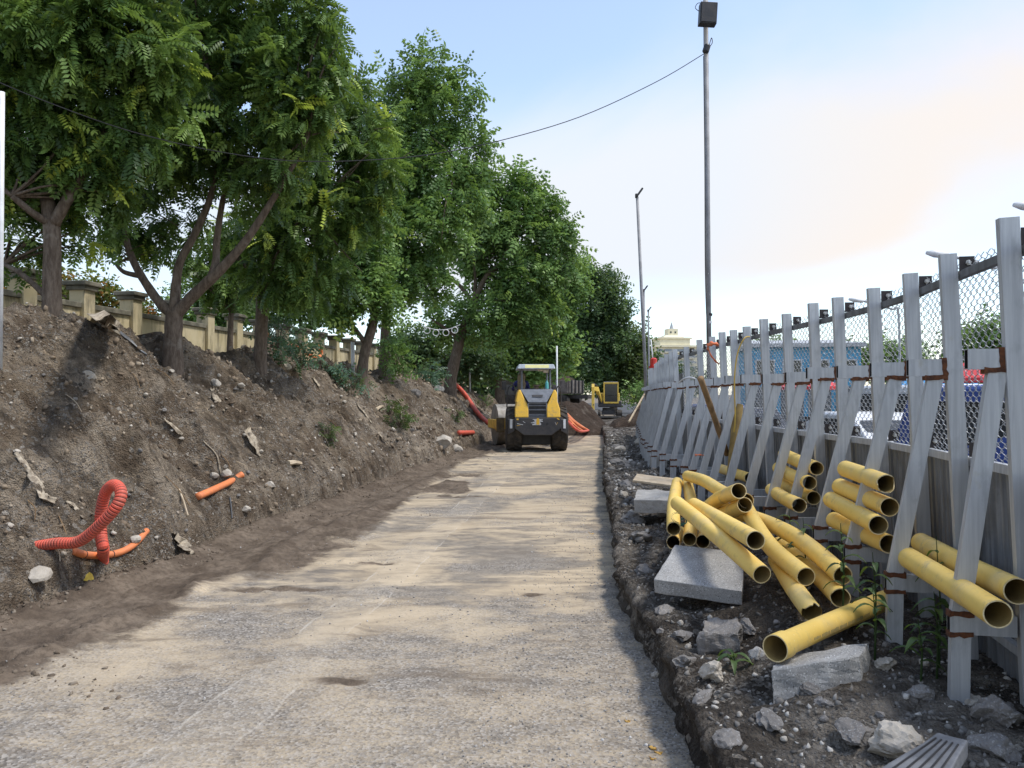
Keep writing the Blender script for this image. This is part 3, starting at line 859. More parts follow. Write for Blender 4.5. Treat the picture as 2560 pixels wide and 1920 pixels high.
pipe([P(1684, 1322, 6.9), P(1684, 1262, 7.7), P(1693, 1206, 9.0)], 'leftmost upright-looking yellow pipe tied with green string')
pipe([P(1724, 1348, 6.85), P(1730, 1275, 7.8), P(1718, 1206, 9.05)], 'second pipe from the left of the loose yellow pile')
pipe([P(1683, 1356, 6.95), P(1700, 1330, 8.2)], 'low yellow pipe with ragged mouth beneath the leftmost pipe', ragged=.03)
pipe([P(1757, 1354, 6.85), P(1768, 1310, 8.0)], 'low yellow pipe in shadow behind the grey slab')
pipe([P(1847, 1227, 6.1), P(1800, 1246, 6.7), P(1768, 1270, 7.2)], 'short yellow pipe with its open mouth tipped up')
pipe([P(1866, 1252, 6.35), P(1810, 1232, 7.2), P(1760, 1202, 8.0), P(1719, 1190, 8.8)], 'bent yellow pipe arching over the back of the pile')
pipe([P(1862, 1262, 6.2), P(1800, 1285, 7.0)], 'yellow pipe mouth just below the tipped-up one')
# tall split pipe leaning upright against the fence
pipe([P(1846, 1012, 9.75), P(1833, 1150, 9.6), P(1822, 1275, 9.5)], 'tall brownish yellow pipe standing upright behind the braces').data.materials[0] = M['pipe_in']

# ------------------------------------------------------------------ blocks, stones, rubble on the verge
def rock(name, loc, size, mat, label, cat='stone', group=None, seed=0, rot=None, flat=.7, sub=2, rough=.22):
    bm = bmesh.new()
    bmesh.ops.create_icosphere(bm, subdivisions=sub, radius=1)
    rr = random.Random(seed)
    cuts = [(Vector((rr.gauss(0, 1), rr.gauss(0, 1), rr.gauss(0, 1))).normalized(), rr.uniform(.55, .9)) for _ in range(7)]
    for v in bm.verts:
        for nrm, dd in cuts:
            e = v.co.dot(nrm) - dd
            if e > 0: v.co -= nrm * e
        v.co *= 1 + rough * float(fbm(v.co.x * 2 + seed * 3.1 + v.co.z * 1.3, v.co.y * 2 + v.co.z * 1.7, 100 + seed, 5, .6))
    bmesh.ops.scale(bm, vec=(size[0], size[1], size[2]) if isinstance(size, tuple) else (size, size * rr.uniform(.7, 1), size * flat), verts=bm.verts)
    me = bpy.data.meshes.new(name); bm.to_mesh(me); bm.free()
    me.materials.append(mat)
    o = link(name, me, None, loc=loc, rot=rot or (rr.uniform(-.3, .3), rr.uniform(-.3, .3), rr.uniform(0, 6)))
    return tag(o, label, cat, group)
def slab(name, corners, thick, mat, label, cat, rough=.006, seed=0, cuts=7):
    """an uneven block: top face given by 4 world points, thickness measured down its own normal"""
    c = [Vector(p) for p in corners]
    nrm = (c[1] - c[0]).cross(c[3] - c[0]).normalized()
    if nrm.z < 0: nrm = -nrm
    org = sum(c, Vector()) / 4
    bm = bmesh.new()
    vs_ = [bm.verts.new(p - org) for p in c] + [bm.verts.new(p - org - nrm * thick) for p in c]
    for f in ((0, 1, 2, 3), (7, 6, 5, 4), (0, 4, 5, 1), (1, 5, 6, 2), (2, 6, 7, 3), (3, 7, 4, 0)):
        bm.faces.new([vs_[i] for i in f])
    bmesh.ops.recalc_face_normals(bm, faces=bm.faces)
    bmesh.ops.bevel(bm, geom=bm.edges[:], offset=.008, segments=2, affect='EDGES', profile=.6)
    bmesh.ops.subdivide_edges(bm, edges=[e for e in bm.edges if e.calc_length() > .05], cuts=cuts, use_grid_fill=True)
    for v in bm.verts:
        k = float(fbm(v.co.x * 11 + seed, v.co.y * 11 + v.co.z * 9, 200 + seed, 3))
        v.co += v.normal * k * rough * 2
    me = bpy.data.meshes.new(name); bm.to_mesh(me); bm.free()
    me.materials.append(mat)
    o = link(name, me, None, loc=org)
    return tag(o, label, cat)
slab('granite_block', [P(1635, 1448, 5.72), P(1856, 1478, 5.45), P(1862, 1378, 6.1), P(1688, 1362, 6.3)], .11, M['block'],
     'flat grey granite block tilted under the loose yellow pipes', 'block')
slab('granite_block', [P(1926, 1674, 3.95), P(2150, 1640, 4.1), P(2172, 1604, 4.32), P(1946, 1640, 4.2)], .21, M['block'],
     'broken grey kerb block propping up the belled yellow pipe', 'block', .012, 3)
slab('concrete_slab', [P(1585, 1250, 9.3), P(1690, 1250, 9.0), P(1690, 1226, 9.9), P(1592, 1222, 10.1)], .16, M['concrete'],
     'old concrete slab end on the verge left of the pipe pile', 'slab', .012, 5)
slab('concrete_slab', [P(1582, 1200, 10.8), P(1690, 1214, 10.4), P(1690, 1196, 11.2), P(1592, 1184, 11.4)], .03, M['plank'],
     'pale wooden board lying beside the concrete slab', 'board', .004, 6)
slab('concrete_slab', [P(1625, 1140, 15.5), P(1668, 1142, 15.3), P(1668, 1136, 16.0), P(1625, 1134, 16.2)], .22, M['concrete'],
     'grey concrete footing at the foot of the far fence', 'slab', .01, 7)
slab('asphalt_chunk', [P(1745, 1586, 4.75), P(1850, 1580, 4.72), P(1840, 1540, 5.1), P(1765, 1545, 5.15)], .13, M['stone_dark'],
     'dark broken asphalt chunk in front of the grey slab', 'rubble', .03, 8)
# grooved dark kerb tile in the corner
tile = slab('paving_tile', [P(2175, 1935, 2.95), P(2330, 2010, 2.75), P(2420, 1850, 3.1), P(2345, 1832, 3.25)], .07,
            simple('slate_tile', (.105, .112, .125), (.16, .165, .175), 10, .75, 0, .3, 50), 'dark grooved paving tile lying in the rubble at the fence foot', 'tile', .003, 9, 3)
ta, tb, tc, td = P(2175, 1935, 2.95), P(2330, 2010, 2.75), P(2420, 1850, 3.1), P(2345, 1832, 3.25)
tn = (tb - ta).cross(td - ta).normalized(); tn = tn if tn.z > 0 else -tn
for k in range(1, 6):
    a_, b_ = ta.lerp(tb, k / 6), td.lerp(tc, k / 6)
    mb = MB(); a2, b2 = a_.lerp(b_, .05), a_.lerp(b_, .88)
    mb.tube([a2 + tn * .0035 - tile.location, b2 + tn * .0035 - tile.location], .004, 5)
    mb.build('groove', M['black'], tile)
verge_stones = [
    (2240, 1880, .13, 'stone', 'pale notched limestone lump beside the dark grooved tile'),
    (2145, 1850, .10, 'stone_dark', 'brown clod left of the pale limestone lump'),
    (2500, 1800, .12, 'stone_dark', 'pitted dark rock in the rubble at the lower right'),
    (2490, 1890, .10, 'stone_dark', 'rounded dark rock below the pitted rock'),
    (2215, 1665, .06, 'stone', 'grey stone beside the broken kerb block end'),
    (2020, 1730, .055, 'stone_dark', 'brown stone in front of the broken kerb block'),
    (1780, 1690, .09, 'stone', 'whitish flat stone at the verge edge'),
    (1890, 1640, .05, 'concrete', 'concrete shard left of the belled pipe mouth'),
    (2300, 1740, .06, 'stone_dark', 'reddish-brown stone near the closest fence leg'),
    (1870, 1575, .07, 'stone_dark', 'dark lump right of the asphalt chunk'),
    (1640, 1690, .04, 'stone', 'small pale stone fallen at the foot of the verge'),
    (2430, 1760, .05, 'stone', 'small pale stone behind the pitted rock'),
]
for i, (px, py, s, m_, lab) in enumerate(verge_stones):
    p = hit(px, py); rock('stone', p + Vector((0, 0, s * .18)), s, M[m_], lab, 'stone', None, 10 + i, sub=4, rough=.42)
vs2 = [(1600, 1350), (1580, 1290), (1655, 1290), (1612, 1420), (1700, 1560), (1850, 1790), (2060, 1800), (1960, 1850), (1830, 1480), (1570, 1170), (1550, 1130), (1600, 1110), (2200, 1790), (2100, 1690), (2310, 1660), (1940, 1560), (1720, 1620), (1790, 1760), (1650, 1590), (1560, 1240)]
for i, (px, py) in enumerate(vs2):
    p = hit(px, py); s = random.uniform(.018, .034) * p.y / 4
    rock('stone', p + Vector((0, 0, s * .3)), s, M['stone' if i % 3 else 'stone_dark'], 'small loose stone lying among the verge gravel', 'stone', 'small stones on the verge', 40 + i)
for i, (px, py, s) in enumerate([(1578, 1300, .16), (1600, 1345, .13), (1566, 1215, .2), (1552, 1160, .22), (1660, 1530, .10), (1710, 1660, .09), (1612, 1430, .11), (1760, 1750, .08), (1700, 1590, .08), (1545, 1120, .22), (1590, 1262, .14), (1820, 1850, .07), (1930, 1810, .08), (2060, 1760, .06)]):
    p = hit(px, py); rock('asphalt_lump', p + Vector((0, 0, s * .05)), s, M['stone_dark'], 'dark broken asphalt lump half buried along the verge', 'rubble', 'asphalt lumps along the verge', 300 + i, sub=3, rough=.5, flat=.5)
bank_stones = [
    (90, 1440, .10, 'stone', 'rounded tan stone at the foot of the bank, lower left'),
    (330, 1350, .075, 'stone', 'grey stone just above the orange conduit end'),
    (535, 960, .12, 'stone', 'pale stone half buried high on the near bank'),
    (215, 945, .12, 'stone', 'smooth tan stone embedded near the dark cleft'),
    (560, 1185, .09, 'stone', 'small pale stone above the orange pipe stub'),
    (530, 1190, .07, 'stone', 'narrow grey stone left of another above the orange pipe stub'),
    (610, 1275, .07, 'stone', 'flat pale stone on the road edge below the orange stub'),
    (670, 1215, .09, 'stone', 'pale stone low on the bank right of the orange stub'),
    (1100, 1110, .33, 'stone', 'large pale boulder low on the bank left of the roller'),
    (1140, 1125, .24, 'stone', 'pale rounded boulder between the large boulder and the roller'),
    (1090, 975, .30, 'concrete', 'long pale concrete slab piece under the red hose'),
    (1035, 985, .22, 'stone_dark', 'grey boulder high on the far bank'),
    (1245, 985, .16, 'stone', 'flat pale stone on the bank left of the roller mirror'),
    (600, 965, .08, 'stone', 'tan stone beside the upper bank sacks'),
    (710, 920, .16, 'stone', 'large tan stone on top of the bank by the shrub'),
    (980, 1075, .10, 'stone', 'tan stone below the low weeds on the bank'),
]
for i, (px, py, s, m_, lab) in enumerate(bank_stones):
    p = hit(px, py); rock('stone', p + Vector((.03, 0, s * .15)), s, M[m_], lab, 'stone', None, 70 + i, sub=3 if s > .1 else 2)
for i in range(46):
    px = random.uniform(20, 1150); t_ = px / 1150
    py = random.uniform(840 + 110 * t_, 1480 - 380 * t_)
    p = hit(px, py); s = random.uniform(.02, .045) * max(1, p.y / 10)
    rock('stone', p + Vector((.01, 0, s * .2)), s, M['stone' if i % 4 else 'stone_dark'], 'small pale stone stuck in the embankment slope', 'stone', 'small stones on the embankment', 120 + i)

# ------------------------------------------------------------------ scraps on the bank
def scrap(px_pts, width, mat, label, cat, seed=0, name='sack_scrap', lift=.03):
    """a crumpled strip of cloth lying on the ground along the given pixels"""
    pts = smooth_path([hit(*q) for q in px_pts], 6) if len(px_pts) > 1 else None
    rr = random.Random(seed); org = pts[0].copy()
    nw = 9; V, Fc = [], []
    for i, p in enumerate(pts):
        t = (pts[min(i + 1, len(pts) - 1)] - pts[max(i - 1, 0)]).normalized()
        up = Vector((.6, -.15, .75)).normalized(); sd = t.cross(up).normalized()
        w = width * (.25 + .8 * math.sin(math.pi * min(1, (i + .8) / (len(pts)))) + .9 * float(vn(i * .7, seed * 3.3, 5)))
        shift = width * .8 * float(vn(i * .45, seed * 7.7, 6))
        for j in range(nw):
            s = (j / (nw - 1) - .5)
            fold = (1.1 * float(fbm(j * .8 + seed, i * .22, 9, 2)) + .25) * width
            V.append(p + sd * (s * w + shift + rr.uniform(-.06, .06) * width) + t * rr.uniform(-.1, .1) * width + up * (lift * .5 + max(-.02, fold * (1 - 1.6 * abs(s)) * .7)) - org)
    for i in range(len(pts) - 1):
        for j in range(nw - 1):
            Fc.append((i * nw + j, i * nw + j + 1, (i + 1) * nw + j + 1, (i + 1) * nw + j))
    mb = MB(); mb.add(V, Fc)
    o = mb.build(name, mat, smooth=True, loc=org)
    so = o.modifiers.new('thick', 'SOLIDIFY'); so.thickness = .006
    return tag(o, label, cat)
scrap([(48, 1140), (80, 1190), (110, 1240), (140, 1252)], .12, M['sack'], 'long dirty tan sack hanging down the near left bank', 'sack', 1)
scrap([(160, 1256), (185, 1270), (205, 1298)], .045, M['sack'], 'narrow pale strip trailing below the long tan sack', 'sack', 2)
scrap([(430, 1340), (450, 1360), (478, 1385)], .16, M['sack'], 'crumpled white bag at the foot of the bank', 'bag', 3)
scrap([(618, 1080), (635, 1110), (648, 1145)], .20, M['sack'], 'torn cream sack hanging mid-bank', 'sack', 4)
scrap([(525, 970), (540, 1000), (556, 1030)], .13, M['sack'], 'grey-tan sack high on the bank above the torn cream one', 'sack', 5)
scrap([(228, 798), (255, 806), (262, 826)], .30, M['sack'], 'bunched grey sheet on the bank top left of the forked tree', 'sack', 6)
scrap([(410, 1050), (432, 1070), (452, 1092)], .07, M['sack'], 'thin tan strip half buried mid-bank', 'sack', 7)
scrap([(508, 1105), (540, 1140), (552, 1190)], .025, M['sack'], 'thin pale cord hanging on the bank', 'cord', 8)
scrap([(780, 945), (792, 960), (796, 968)], .10, M['sack'], 'pale rag on the bank below the shrubs', 'rag', 9)
scrap([(890, 1010), (915, 1040), (930, 1060)], .07, M['sack'], 'tan strip on the far bank slope', 'sack', 10)
scrap([(918, 1010), (935, 1035), (943, 1050)], .06, M['sack'], 'second tan strip beside another on the far bank slope', 'sack', 11)
scrap([(930, 1065), (950, 1090), (970, 1110)], .05, M['sack'], 'lower tan strip on the far bank slope', 'sack', 12)
scrap([(1155, 1000), (1165, 1015), (1172, 1025)], .06, M['sack'], 'pale strip on the bank near the red hose', 'sack', 13)
scrap([(1085, 990), (1100, 1000), (1110, 1012)], .05, M['sack'], 'small pale strip below the concrete piece', 'sack', 15)
scrap([(290, 826), (320, 850), (365, 890)], .07, M['galv_dark'], 'thin dark strip sliding down from the bank top', 'strip', 14, 'metal_strip')
lf = hit(218, 1446, .015); mb = MB(); V = [Vector((0, 0, .012))]
for k in range(16):
    an = 2 * math.pi * k / 16; V.append(Vector((.10 * math.cos(an) * (1 + .12 * math.cos(3 * an)), .048 * math.sin(an), .02 * math.cos(an) ** 2 + .008 * math.sin(5 * an))))
mb.add(V, [(0, k + 1, (k + 1) % 16 + 1) for k in range(16)])
tag(mb.build('fallen_leaf', simple('yellow_leaf', (.80, .56, .08), (.68, .44, .06), 20, .6), smooth=True, loc=lf, rot=(.35, .45, -.6)), 'large fallen yellow leaf at the foot of the bank', 'leaf')
for i, (px, py) in enumerate([(1620, 1868), (1640, 1880), (1560, 1800), (1470, 1330), (1625, 1895)]):
    scrap([(px, py), (px + 8, py + 5), (px + 14, py + 4)], .02, simple('dry_leaf_%d' % i, (.55, .34, .07), (.36, .2, .05), 20, .7), 'dry yellow leaf fallen on the road gravel', 'leaf', 20 + i, 'fallen_leaf', .004)['group'] = 'dry leaves on the road'
# broken wooden planks and sticks on the bank
for i, (a, b, lab) in enumerate([((940, 1027), (957, 1018), 'short pale plank end on the far bank'), ((720, 1163), (752, 1163), 'short grey stick low on the bank'), ((448, 1230), (470, 1295), 'pale reed lying near the orange stub'), ((575, 1250), (580, 1300), 'bent grey wire standing by the road edge')]):
    A, B = hit(*a, .03), hit(*b, .03); mb = MB(); w = .05 if i < 2 else .014
    mb.tube([A - A, (B - A) * .5 + Vector((0, 0, .02)), B - A], [w, w * .8, w * .7], 6)
    tag(mb.build('stick', M['plank'] if i != 3 else M['galv_dark'], loc=A), lab, 'stick')
rr5 = random.Random(55)
for i in range(18):
    px = rr5.uniform(30, 1120); t_ = px / 1120; py = rr5.uniform(860 + 110 * t_, 1430 - 340 * t_)
    A = hit(px, py, .012); L5 = rr5.uniform(.15, .5); B = hit(px + rr5.uniform(4, 26), py + rr5.uniform(12, 40) * (1.2 - t_), .012)
    B = A + (B - A).normalized() * L5; mb = MB(); mid = (B - A) * .5 + Vector((rr5.uniform(0, .04), 0, rr5.uniform(.0, .04)))
    mb.tube(smooth_path([Vector(), mid, B - A], 4), .005, 5)
    tag(mb.build('root', M['wood' if i % 3 else 'plank'], loc=A), 'thin root lying down the slope of the bank', 'root', 'thin roots on the bank')
# loose soil clefts get stones and rubble only; weeds come later

# ------------------------------------------------------------------ hoses and conduits
def ribbed(name, path, r, mats, label, cat, pitch=.022, n=16, amp=.10):
    """corrugated hose: raised rings along a path"""
    path = smooth_path(path, 14)
    L = [0]
    for a, b in zip(path[:-1], path[1:]): L.append(L[-1] + (b - a).length)
    tot = L[-1]; nr = max(8, int(tot / pitch))
    def at(s):
        i = min(max(int(np.searchsorted(L, s)) - 1, 0), len(path) - 2)
        return path[i].lerp(path[i + 1], (s - L[i]) / max(L[i + 1] - L[i], 1e-6))
    org = path[0].copy(); pts, rad, idx = [], [], []
    for k in range(nr):
        for q, rr, m_ in ((0, 1 - amp, 1), (.12, 1 - amp, 0), (.3, 1, 0), (.78, 1, 0), (.95, 1 - amp, 1)):
            pts.append(at((k + q) / nr * tot) - org); rad.append(r * rr); idx.append(m_)
    rs = tube_rings(pts, rad, n); mb = MB()
    for k in range(len(rs) - 1):
        mb.rings([rs[k], rs[k + 1]], k == 0, k == len(rs) - 2, 1 if (idx[k] == 1) else 0)
    o = mb.build(name, mats, smooth=False, loc=org)
    return tag(o, label, cat)
h0 = hit(125, 1372, .04); dd = h0.y
ribbed('corrugated_hose', [h0 + Vector((-.22, .06, -.04)), h0 + Vector((.05, 0, .01)), P(200, 1352, dd - .05), P(262, 1300, dd - .12), P(296, 1258, dd - .12), P(302, 1228, dd - .06), P(285, 1212, dd + .04), P(264, 1232, dd + .14), P(252, 1285, dd + .18), P(253, 1340, dd + .12), P(258, 1372, dd + .06), hit(258, 1384, -.05), hit(258, 1384, -.05) + Vector((-.02, .02, -.35))],
       .054, [M['red'], M['red_groove']], 'red corrugated hose looping up out of the near bank', 'hose', .03, 18)
def conduit(name, px_pts, r, mat, label, cat, lift=.02, segs=None, group=None):
    pts = [hit(q[0], q[1], lift) if len(q) == 2 else P(*q) for q in px_pts]
    path = smooth_path(pts, 8); org = path[0].copy()
    mb = MB(); mb.tube([p - org for p in path], r, 12)
    o = mb.build(name, mat, smooth=True, loc=org)
    for k in (segs or []):
        i = int(k * (len(path) - 1)); a = path[i]; b = path[min(i + 1, len(path) - 1)]
        m2 = MB(); m2.tube([a - org, a.lerp(b, .35) - org], r * 1.05, 12); m2.build('crack', M['black'], o)
    return tag(o, label, cat, group)
conduit('orange_conduit', [(185, 1385), (210, 1394), (255, 1396), (300, 1388), (335, 1368), (366, 1334)], .036, M['orange'], 'cracked orange conduit piece below the red hose loop', 'conduit', .03, [.2, .36, .5])
conduit('orange_conduit', [(495, 1250), (535, 1232), (575, 1212), (606, 1193)], .048, M['orange'], 'orange pipe stub sticking out of the bank mid-slope', 'conduit', .045, [.8])
pr = hit(1080, 955)
conduit('red_hose', [(1066, 957), (1082, 952, pr.y), (1100, 957, pr.y - .3), (1125, 962), (1145, 975), (1162, 993), (1176, 1013), (1188, 1032), (1205, 1052), (1222, 1066), (1240, 1075)], .10, M['red'], 'long red hose running down the far bank to the roller', 'hose', .14)
conduit('red_hose', [(1148, 1087), (1165, 1087), (1182, 1086)], .085, M['red'], 'short red hose end poking from the far bank', 'hose', .07)
conduit('red_hose', [(1082, 957), (1090, 952, pr.y - .1), (1110, 955, pr.y - .5), (1130, 966)], .09, M['red'], 'second red hose strand on the crest beside the long one', 'hose', .05)
for i, (a, b, c_) in enumerate([((1418, 1035, 31), (1440, 1056, 31), (1470, 1078)), ((1420, 1042, 30.6), (1445, 1062, 30.6), (1476, 1080)), ((1422, 1048, 30.2), (1444, 1070, 30.2), (1466, 1082)), ((1420, 1054, 30), (1450, 1078, 29.8), (1482, 1075)), ((1430, 1060, 29.6), (1450, 1084), (1474, 1088))]):
    conduit('orange_conduit', [a, b, c_], .048, M['orange'] if i != 3 else M['red'], 'one of the bundled orange conduits spilling out right of the roller', 'conduit', .05, None, 'orange conduits by the roller')

# ------------------------------------------------------------------ soil heaps
def heap(name, c, rx, ry, h, label, seed, flat=1.):
    n = 48; g = np.linspace(-1, 1, n); X, Y = np.meshgrid(g, g)
    R = np.sqrt(X ** 2 + Y ** 2)
    Z = np.minimum(np.clip(1 - R, 0, 1) ** .85 * flat, 1) * h * (1 + .5 * fbm(X * 2.2, Y * 2.2, seed, 3)) + .12 * fbm(X * 7, Y * 7, seed + 3, 3) * sstep(1, .8, R) - .1
    o = grid_mesh(name, X * rx, Y * ry, Z, M['heap']); o.location = c
    return tag(o, label, 'heap')
heap('soil_heap', (2.6, 38, 0), 2.5, 3.0, 1.38, 'dark soil heap behind the roller and in front of the dump truck', 301, 1.5)
heap('soil_heap', (6.1, 36.5, 0), 2.3, 2.6, 1.5, 'low dark soil heap between the excavator and the fence', 305)
heap('soil_heap', (7.0, 58.5, -.15), 5.5, 5.5, .42, 'flattened soil heap under the small excavator', 309)
heap('soil_heap', (2.6, 60, -.1), 6.0, 5.5, 1.2, 'broad soil heap carrying the dump truck', 313)

# ------------------------------------------------------------------ road roller
def machine_paint(name, c):
    t = NT(name); n = t.noise(3.5, 7, .75); n2 = t.noise(16, 5, .7)
    col = t.mix(t.rng(n, .50, .68, 0, .65), c, (.33, .25, .15))
    col = t.mix(t.rng(n2, .60, .70, 0, .6), col, (.12, .085, .055))
    return t.fin(col, t.rng(n, .4, .7, .38, .8), 0, n2, .05, .01)
M['roller_yellow'] = machine_paint('machine_yellow', (.80, .47, .04))
M['machine_grey'] = simple('machine_grey', (.20, .215, .24), (.14, .15, .17), 5, .5, 0, .05, 30)
M['machine_dark'] = simple('machine_black', (.040, .040, .044), (.065, .060, .058), 6, .6, 0, .1, 40)
M['tyre'] = simple('dusty_tyre', (.028, .026, .024), (.065, .056, .046), 7, .92, 0, .3, 50)
M['drum'] = simple('drum_steel', (.34, .32, .29), (.22, .20, .175), 5, .6, .35, .1, 40)
M['rim'] = simple('rim_paint', (.16, .15, .13), (.10, .09, .08), 6, .7)
M['glass'] = simple('dark_glass', (.014, .018, .022), (.02, .026, .03), 3, .12, 0, 0, 10, spec=.6)
RX = P(1342, 1128, 25.6)
roller = empty('road_roller', (RX.x, 25.6 + .0, 0), math.radians(1.5), 'yellow and black single drum road roller seen from behind', 'road roller')
def tyre_ring(mb, c, R, w, rim_r, treads=22):
    mb.lathe(c, (1, 0, 0), [(-w / 2 + .03, rim_r), (-w / 2, R * .72), (-w / 2 + .02, R * .92), (-w / 2 + .07, R * .985), (0, R * 1.0), (w / 2 - .07, R * .985), (w / 2 - .02, R * .92), (w / 2, R * .72), (w / 2 - .03, rim_r)], 40, cap=True)
    cv = Vector(c)
    for k in range(treads):            # slanted lugs
        for s in (-1, 1):
            a = 2 * math.pi * k / treads + (math.pi / treads if s > 0 else 0)
            pts = []
            for t in (0, .5, 1.0):
                x = s * t * (w / 2 - .05); b = a + .22 * t
                pts.append(cv + Vector((x, math.cos(b) * R * (1.0 - .01 * t), math.sin(b) * R * (1.0 - .01 * t))))
            mb.tube(pts, .028, 4)
ROLL_R = .735
for s in (-1, 1):
    mb = MB(); tyre_ring(mb, (0, 0, 0), ROLL_R, .56, .36)
    wh = mb.build('wheel', M['tyre'], roller, smooth=True, loc=(s * .755, 0.32, ROLL_R - .0))
    wh.data.set_sharp_from_angle(angle=math.radians(35))
    mb = MB(); mb.lathe((0, 0, 0), (1, 0, 0), [(-.2, .355), (-.2, .25), (-.1, .2), (.1, .2), (.2, .25), (.2, .355)], 24)
    mb.build('rim', M['rim'], wh, smooth=False)
mb = MB()                                                     # counterweight, tapered below
mb.prism([(-.755, 1.13), (.755, 1.13), (.755, .78), (.45, .56), (-.45, .56), (-.755, .78)][::-1], -.62, -.25, 1)
cw = mb.build('counterweight', M['machine_dark'], roller, bevel=.02)
for s in (-1, 1):
    mb = MB(); mb.hexa([(s * .76, -.60, .70), (s * .965, -.50, .58), (s * .965, -.1, .58), (s * .76, -.1, .70), (s * .76, -.60, 1.08), (s * .965, -.50, 1.08), (s * .965, -.1, 1.08), (s * .76, -.1, 1.08)])
    mb.build('bumper_wing', M['machine_dark'], roller, bevel=.015)
    mb = MB(); mb.box((s * .87, -.562, .93), (.085, .012, .30), Matrix.Rotation(s * .45, 3, 'Z')); mb.build('tail_light', M['white'], cw)
mb = MB(); rr = random.Random(3)
for i in range(9):
    mb.box((-.02 + rr.uniform(-.05, .05), -.626, .90 + i * .022), (rr.uniform(.2, .34), .006, .018))
mb.build('painted_patch', M['white'], cw)
mb = MB(); mb.box((.0, -.632, .985), (.10, .006, .16)); mb.box((0, -.632, 1.09), (.07, .006, .05)); mb.build('painted_patch', M['roller_yellow'], cw)
mb = MB(); mb.lathe((.30, -.62, .93), (0, -1, 0), [(0, .042), (.012, .042)], 16); mb.build('tow_hole', M['black'], cw)
for x, z, a, b, an in ((-.58, .92, .20, .015, .2), (-.63, .88, .12, .012, -.2), (-.45, .99, .10, .010, .6), (.58, .94, .10, .01, 1.1), (.62, .94, .10, .01, -1.0), (-.66, 1.08, .07, .05, 0), (.66, 1.09, .09, .04, .5)):
    mb = MB(); mb.box((x, -.624, z), (a, .004, b), Matrix.Rotation(an, 3, 'Y')); mb.build('paint_scratch', M['roller_yellow'] if abs(x) > .6 else M['white'], cw)
for s in (-1, 1):                                             # yellow cowl sides
    k = 1 if s < 0 else .98
    poly = [(s * .30, 1.13), (s * .745, 1.13), (s * .74, 1.40), (s * .68, 1.60), (s * .71 if s < 0 else s * .66, 1.66), (s * .66, 1.92), (s * .60, 2.05), (s * .54, 2.02), (s * .30, 1.50)]
    mb = MB(); front = [(p[0], -.50 + (p[1] - 1.13) * .30, p[1]) for p in poly]; back = [(p[0], .95, p[1]) for p in poly]
    nn = len(poly); mb.add(front + back, [tuple(range(nn)), tuple(range(2 * nn - 1, nn - 1, -1))] + [(i, (i + 1) % nn, (i + 1) % nn + nn, i + nn) for i in range(nn)])
    mb.build('side_cowl', M['roller_yellow'], roller, bevel=.03)
mb = MB(); mb.hexa([(-.30, -.42, 1.62), (.30, -.42, 1.62), (.30, .95, 1.62), (-.30, .95, 1.62), (-.56, -.20, 2.04), (.56, -.20, 2.04), (.56, .95, 2.08), (-.56, .95, 2.08)])
hood = mb.build('hood', M['machine_grey'], roller, bevel=.02)
mb = MB(); mb.hexa([(-.17, -.345, 1.80), (.17, -.345, 1.80), (.17, -.25, 1.80), (-.17, -.25, 1.80), (-.19, -.275, 1.89), (.19, -.275, 1.89), (.19, -.2, 1.89), (-.19, -.2, 1.89)]); mb.build('hood_handle_recess', M['black'], hood)
mb = MB(); mb.box((0, -.30, 1.37), (.60, .1, .48)); gr = mb.build('grille', M['black'], roller)
for z in (1.60, 1.52, 1.38, 1.22, 1.16):
    mb = MB(); mb.box((0, -.365, z), (.58, .03, .035 if z > 1.2 else .06), Matrix.Rotation(.4, 3, 'X')); mb.build('slat', M['machine_grey'], gr)
for s in (-1, 1):
    mb = MB(); mb.box((s * .30, -.37, 1.37), (.04, .05, .48)); mb.build('grille_post', M['machine_grey'], gr)
mb = MB(); mb.box((0, .32, .52), (.96, .5, .60)); mb.tube([(-.5, .32, .73), (.5, .32, .73)], .2, 12); mb.build('axle_and_shade_block', M['black'], roller)  # axle, with its black box enlarged to stand for the shadow between the tyres
mb = MB(); mb.box((0, 1.0, .62), (.96, 1.2, .84)); mb.build('belly_shade_block', M['black'], roller)  # black block added to stand in for the shade under the machine
# operator platform, seat, canopy
mb = MB(); mb.box((0, 1.5, 1.35), (1.5, 1.2, .12)); mb.box((0, 1.0, 1.1), (1.3, .8, .5)); mb.build('platform', M['machine_dark'], roller, bevel=.02)
mb = MB(); mb.box((0, 1.35, 1.62), (.5, .5, .14)); mb.box((0, 1.12, 1.85), (.48, .12, .5)); mb.build('seat', M['black'], roller, bevel=.04)
mb = MB(); mb.lathe((0, 1.95, 2.0), (0, -.5, 1), [(0, .21), (.02, .21), (.02, .18), (0, .18)], 20); mb.tube([(0, 1.95, 2.0), (0, 2.1, 1.4)], .03, 6); mb.build('steering_wheel', M['machine_dark'], roller)
mb = MB(); mb.hexa([(-.64, .15, 2.745), (.64, .15, 2.745), (.64, 2.3, 2.745), (-.64, 2.3, 2.745), (-.59, .22, 2.90), (.59, .22, 2.90), (.59, 2.2, 2.90), (-.59, 2.2, 2.90)])
can = mb.build('canopy', simple('canopy_grey', (.48, .52, .56), (.36, .40, .44), 4, .5), roller, bevel=.025)
mb = MB(); mb.hexa([(-.38, .160, 2.775), (.42, .160, 2.775), (.42, .17, 2.775), (-.38, .17, 2.775), (-.38, .202, 2.885), (.42, .202, 2.885), (.42, .21, 2.885), (-.38, .21, 2.885)]); mb.build('canopy_band', simple('pale_yellow', (.85, .80, .36), (.80, .75, .34), 8, .6), can)
for x in (-.48, .48):
    for y in (.55, 2.0):
        mb = MB(); mb.tube([(x, y, 1.4), (x, y, 2.77)], .035, 8); mb.build('canopy_post', M['machine_grey'], roller)
